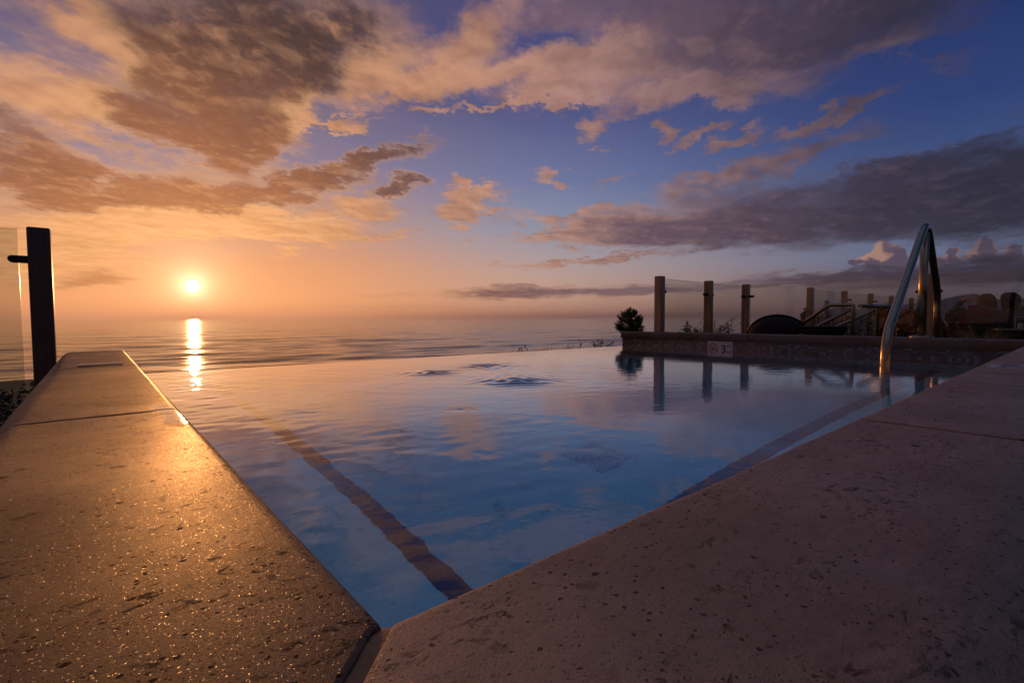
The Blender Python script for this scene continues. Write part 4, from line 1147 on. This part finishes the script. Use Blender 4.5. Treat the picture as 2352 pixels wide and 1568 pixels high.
# ------------------------------------------------------------------ land
def fbm(x, y, oct=5):
    z = np.zeros_like(x); a = 1.; r = np.random.default_rng(3)
    for i in range(oct):
        for j in range(3):
            th = r.random()*6.283; ph = r.random()*6.283; z += a*np.sin((x*np.cos(th)+y*np.sin(th))*2**i + ph)
        a *= .5
    return z/3
NS = (math.sin(R(9)), math.cos(R(9)))
def ground():
    rs = np.concatenate([np.linspace(.0, 12, 60), np.geomspace(12.3, 6000, 150)])
    an = np.radians(np.linspace(-180, 180, 361))
    Rr, A = np.meshgrid(rs, an, indexing='ij'); X = Rr*np.sin(A); Y = Rr*np.cos(A)
    n = X*NS[0] + Y*NS[1]
    sm = lambda v, a, b: (lambda t: t*t*(3-2*t))(np.clip((v-a)/(b-a), 0, 1))
    Z = GZ - .005 - sm(n, 9, 30)*11.9 - sm(n, 30, 168)*1.5 - sm(n, 168, 400)*5
    Z += .05*fbm(X*.6, Y*.6)*sm(n, 6.5, 9) + .012*fbm(X*.05, Y*.05)*sm(n, 30, 60)
    # soil rises a little just beyond the weir and under the planting
    inp = (X > -.1) & (X < 5.0) & (Y > .05) & (Y < 3.7)
    Z = np.where(inp, -1.6, Z)
    m, t, out = material('bluff ground')
    g = t.new('ShaderNodeNewGeometry').outputs['Position']; x, y, z = t.sep(g)
    nn = t.math('ADD', t.math('MULTIPLY', x, NS[0]), t.math('MULTIPLY', y, NS[1]))
    fn = t.noise(g, 30., 5., .65); bn = t.noise(g, 1.2, 4., .6); sn = t.noise(g, .06, 5., .6)
    gr_ = t.mix(fn, s2l('#1f2410'), s2l('#434a22')); gr_ = t.mix(t.smooth(bn, .4, .7, 0., .6), gr_, s2l('#3c3520'))
    sand = t.mix(sn, s2l('#a5825f'), s2l('#b8967a'))
    wv = t.noise(t.mapping(g, rot=(0, 0, R(9)), sc=(.012, .11, 1.)), 1., 5., .6)
    nw = t.math('ADD', nn, t.math('MULTIPLY', t.math('SUBTRACT', wv, .5), 26.))
    wet = t.smooth(nw, 112., 118.)
    c = t.mix(t.smooth(nn, 22., 30.), gr_, t.mix(wet, sand, s2l('#6d5444')))
    ro = t.mix(t.math('MULTIPLY', wet, 1.), (.85, .85, .85), (.09, .09, .09))
    principled(t, out, Base_Color=c, Roughness=ro, Normal=t.bump(t.math('ADD', t.math('MULTIPLY', fn, t.smooth(nn, 40., 20.)), t.math('MULTIPLY', wv, t.math('MULTIPLY', wet, 1.))), .5, .03))
    o = np_mesh('ground', np.stack([X, Y, Z], -1).reshape(-1, 3), grid_faces(*X.shape), m)
    tag(o, 'lawn terrace dropping over a bluff to the wet sandy beach', 'ground', kind='structure')
ground()

def ocean():
    na = 420
    an = np.radians(np.linspace(-22, 100, na)); rs = np.geomspace(120, 24000, 720)
    Rr, A = np.meshgrid(rs, an, indexing='ij'); X = Rr*np.sin(A); Y = Rr*np.cos(A)
    n = X*NS[0] + Y*NS[1]; c = X*NS[1] - Y*NS[0]
    r = np.random.default_rng(8); Z = np.zeros_like(X)
    near = np.exp(-Rr/1100.)
    for i in range(46):
        lam = 7*(50/7)**r.random(); th = r.normal(0, .22); k = 2*np.pi/lam; ph = r.random()*6.283
        d = n*np.cos(th) + c*np.sin(th)
        s = np.sin(k*d + ph + 1.2*np.sin(c*.012+ph*3))
        Z += .017/k*(1.2*s - .25*np.cos(2*(k*d+ph)))/1.4
    # swell lines building into low breakers
    for (n0, amp, w) in [(176, .35, 3.5), (193, .5, 4.5), (214, .7, 5.5), (240, .85, 6.5), (276, .8, 8), (325, .75, 10), (390, .7, 12), (480, .6, 15), (600, .5, 18)]:
        env = np.clip(.35 + .9*np.sin(c*.013+n0*.7) + .5*np.sin(c*.031+n0), .0, 1.3)
        dd = n - n0 - 5*np.sin(c*.009+n0) - 2*np.sin(c*.04+n0*2)
        Z += .85*amp*env*np.exp(-(dd/w)**2)*(1 + .35*np.sin(c*.11+n0*1.3)*np.sin(c*.047))
    Z *= near*.75*(1 + .5*np.exp(-((Rr-150)/220)**2))
    V = np.stack([X, Y, Z+SEA], -1)
    m, t, out = material('ocean water')
    g = t.new('ShaderNodeNewGeometry').outputs['Position']; x, y, z = t.sep(g)
    rot = t.mapping(g, rot=(0, 0, R(9)))
    dist = t.vmath('LENGTH', g, out=1)
    a = t.noise(t.mapping(rot, sc=(.10, .42, 1.)), 1., 6., .62); b_ = t.noise(t.mapping(rot, sc=(.02, .075, 1.)), 1., 5., .6)
    cbig = t.noise(t.mapping(rot, sc=(.0035, .014, 1.)), 1., 4., .55)
    h = t.math('ADD', t.math('MULTIPLY', a, .55), t.math('ADD', t.math('MULTIPLY', b_, 4.5), t.math('MULTIPLY', cbig, 8.)))
    nrm = t.bump(h, .15, 1.0)
    nn = t.math('ADD', t.math('MULTIPLY', x, NS[0]), t.math('MULTIPLY', y, NS[1]))
    fo = t.noise(t.mapping(rot, sc=(.03, .30, 1.)), 1., 7., .7, .5)
    foam = t.math('MULTIPLY', t.smooth(fo, .56, .70), t.smooth(nn, 420., 200.))
    fcol = t.mix(t.math('MULTIPLY', foam, .5), s2l('#6a5848'), s2l('#b8aaa0'))
    ro = t.math('ADD', .12, t.math('MULTIPLY', foam, .35))
    p = principled(t, out, Base_Color=fcol, Roughness=ro, IOR=1.33, Normal=nrm)
    p.inputs['Specular IOR Level'].default_value = .5
    o = np_mesh('ocean', V.reshape(-1, 3), grid_faces(*X.shape), m)
    tag(o, 'calm sea with low lines of surf under the setting sun', 'sea', kind='structure')
ocean()

def headland(name, prof, D0, D1, label, col):
    """ridge given as (azimuth deg, height above sea m at distance D0); built as a real sloping hill"""
    az = np.array([p[0] for p in prof]); hh = np.array([p[1] for p in prof])
    a = np.linspace(az[0], az[-1], 700); H = np.interp(a, az, hh)
    bump_ = np.abs(np.sin(a*41)+.7*np.sin(a*97+1)+.6*np.sin(a*23+2))*.03*hh.max() + rng.random(700)*.018*hh.max()
    edge = np.clip(np.minimum(a-az[0], az[-1]-a)/1.5, 0, 1)
    H = H + bump_*edge
    rows = []
    for f in np.linspace(0, 1, 26):
        Dd = D0*(.72+.28*f) if f <= 1 else D1
        prof_f = f**1.3*(1+.10*np.sin(a*9+f*7)*(1-f)*f*4)
        rows.append(np.stack([Dd*np.sin(np.radians(a)), Dd*np.cos(np.radians(a)), SEA-1 + (H+1)*prof_f], -1))
    for f in np.linspace(.1, 1, 8):
        Dd = D0 + (D1-D0)*f
        rows.append(np.stack([Dd*np.sin(np.radians(a)), Dd*np.cos(np.radians(a)), SEA-1 + (H+1)*(1-f**1.5)], -1))
    V = np.array(rows)
    m = simple(name+' scrub', col, .9, 0, .5, .02)
    o = np_mesh(name, V.reshape(-1, 3), grid_faces(V.shape[0], V.shape[1]), m)
    tag(o, label, 'hill', kind='structure')
headland('headland', [(77.57, 11.8), (79.12, 35.3), (80.46, 41.7), (81.18, 48.3), (81.75, 53.3), (82.55, 58.6), (82.99, 60.1), (83.45, 60.6), (83.82, 56.0), (84.72, 46.8), (85.23, 49.2), (85.47, 52.3), (85.8, 50.1), (86.27, 47.5), (87.88, 44.4), (91.71, 33.3), (95.34, 15.9)], 1500, 2300, 'wooded headland rising behind the seated couple', s2l('#3a3c3c'))
headland('hill', [(71.44, 11.0), (72.28, 17.3), (73.55, 28.4), (74.39, 26.1), (75.25, 23.8), (76.25, 29.7), (77.22, 32.1), (78.18, 30.4), (79.23, 29.5), (80.32, 25.3), (82.34, 19.8), (85.01, 16.9), (89.68, 15.1)], 950, 1500, 'low brown hill beyond the far fence', s2l('#5a4a3a'))

# ------------------------------------------------------------------ sea haze

hb = MB(); hb.box((9000, 9500, 52), (33000, 32000, 150))
hm, ht, ho = material('sea haze')
hv = ht.new('ShaderNodeVolumePrincipled'); hv.inputs['Color'].default_value = (.92, .90, .92, 1); hv.inputs['Density'].default_value = 1/7000; hv.inputs['Anisotropy'].default_value = .6
ht.l.new(hv.outputs[0], ho.inputs['Volume'])
tag(hb.build('haze', hm), 'thin evening haze over the sea', 'haze', kind='stuff')
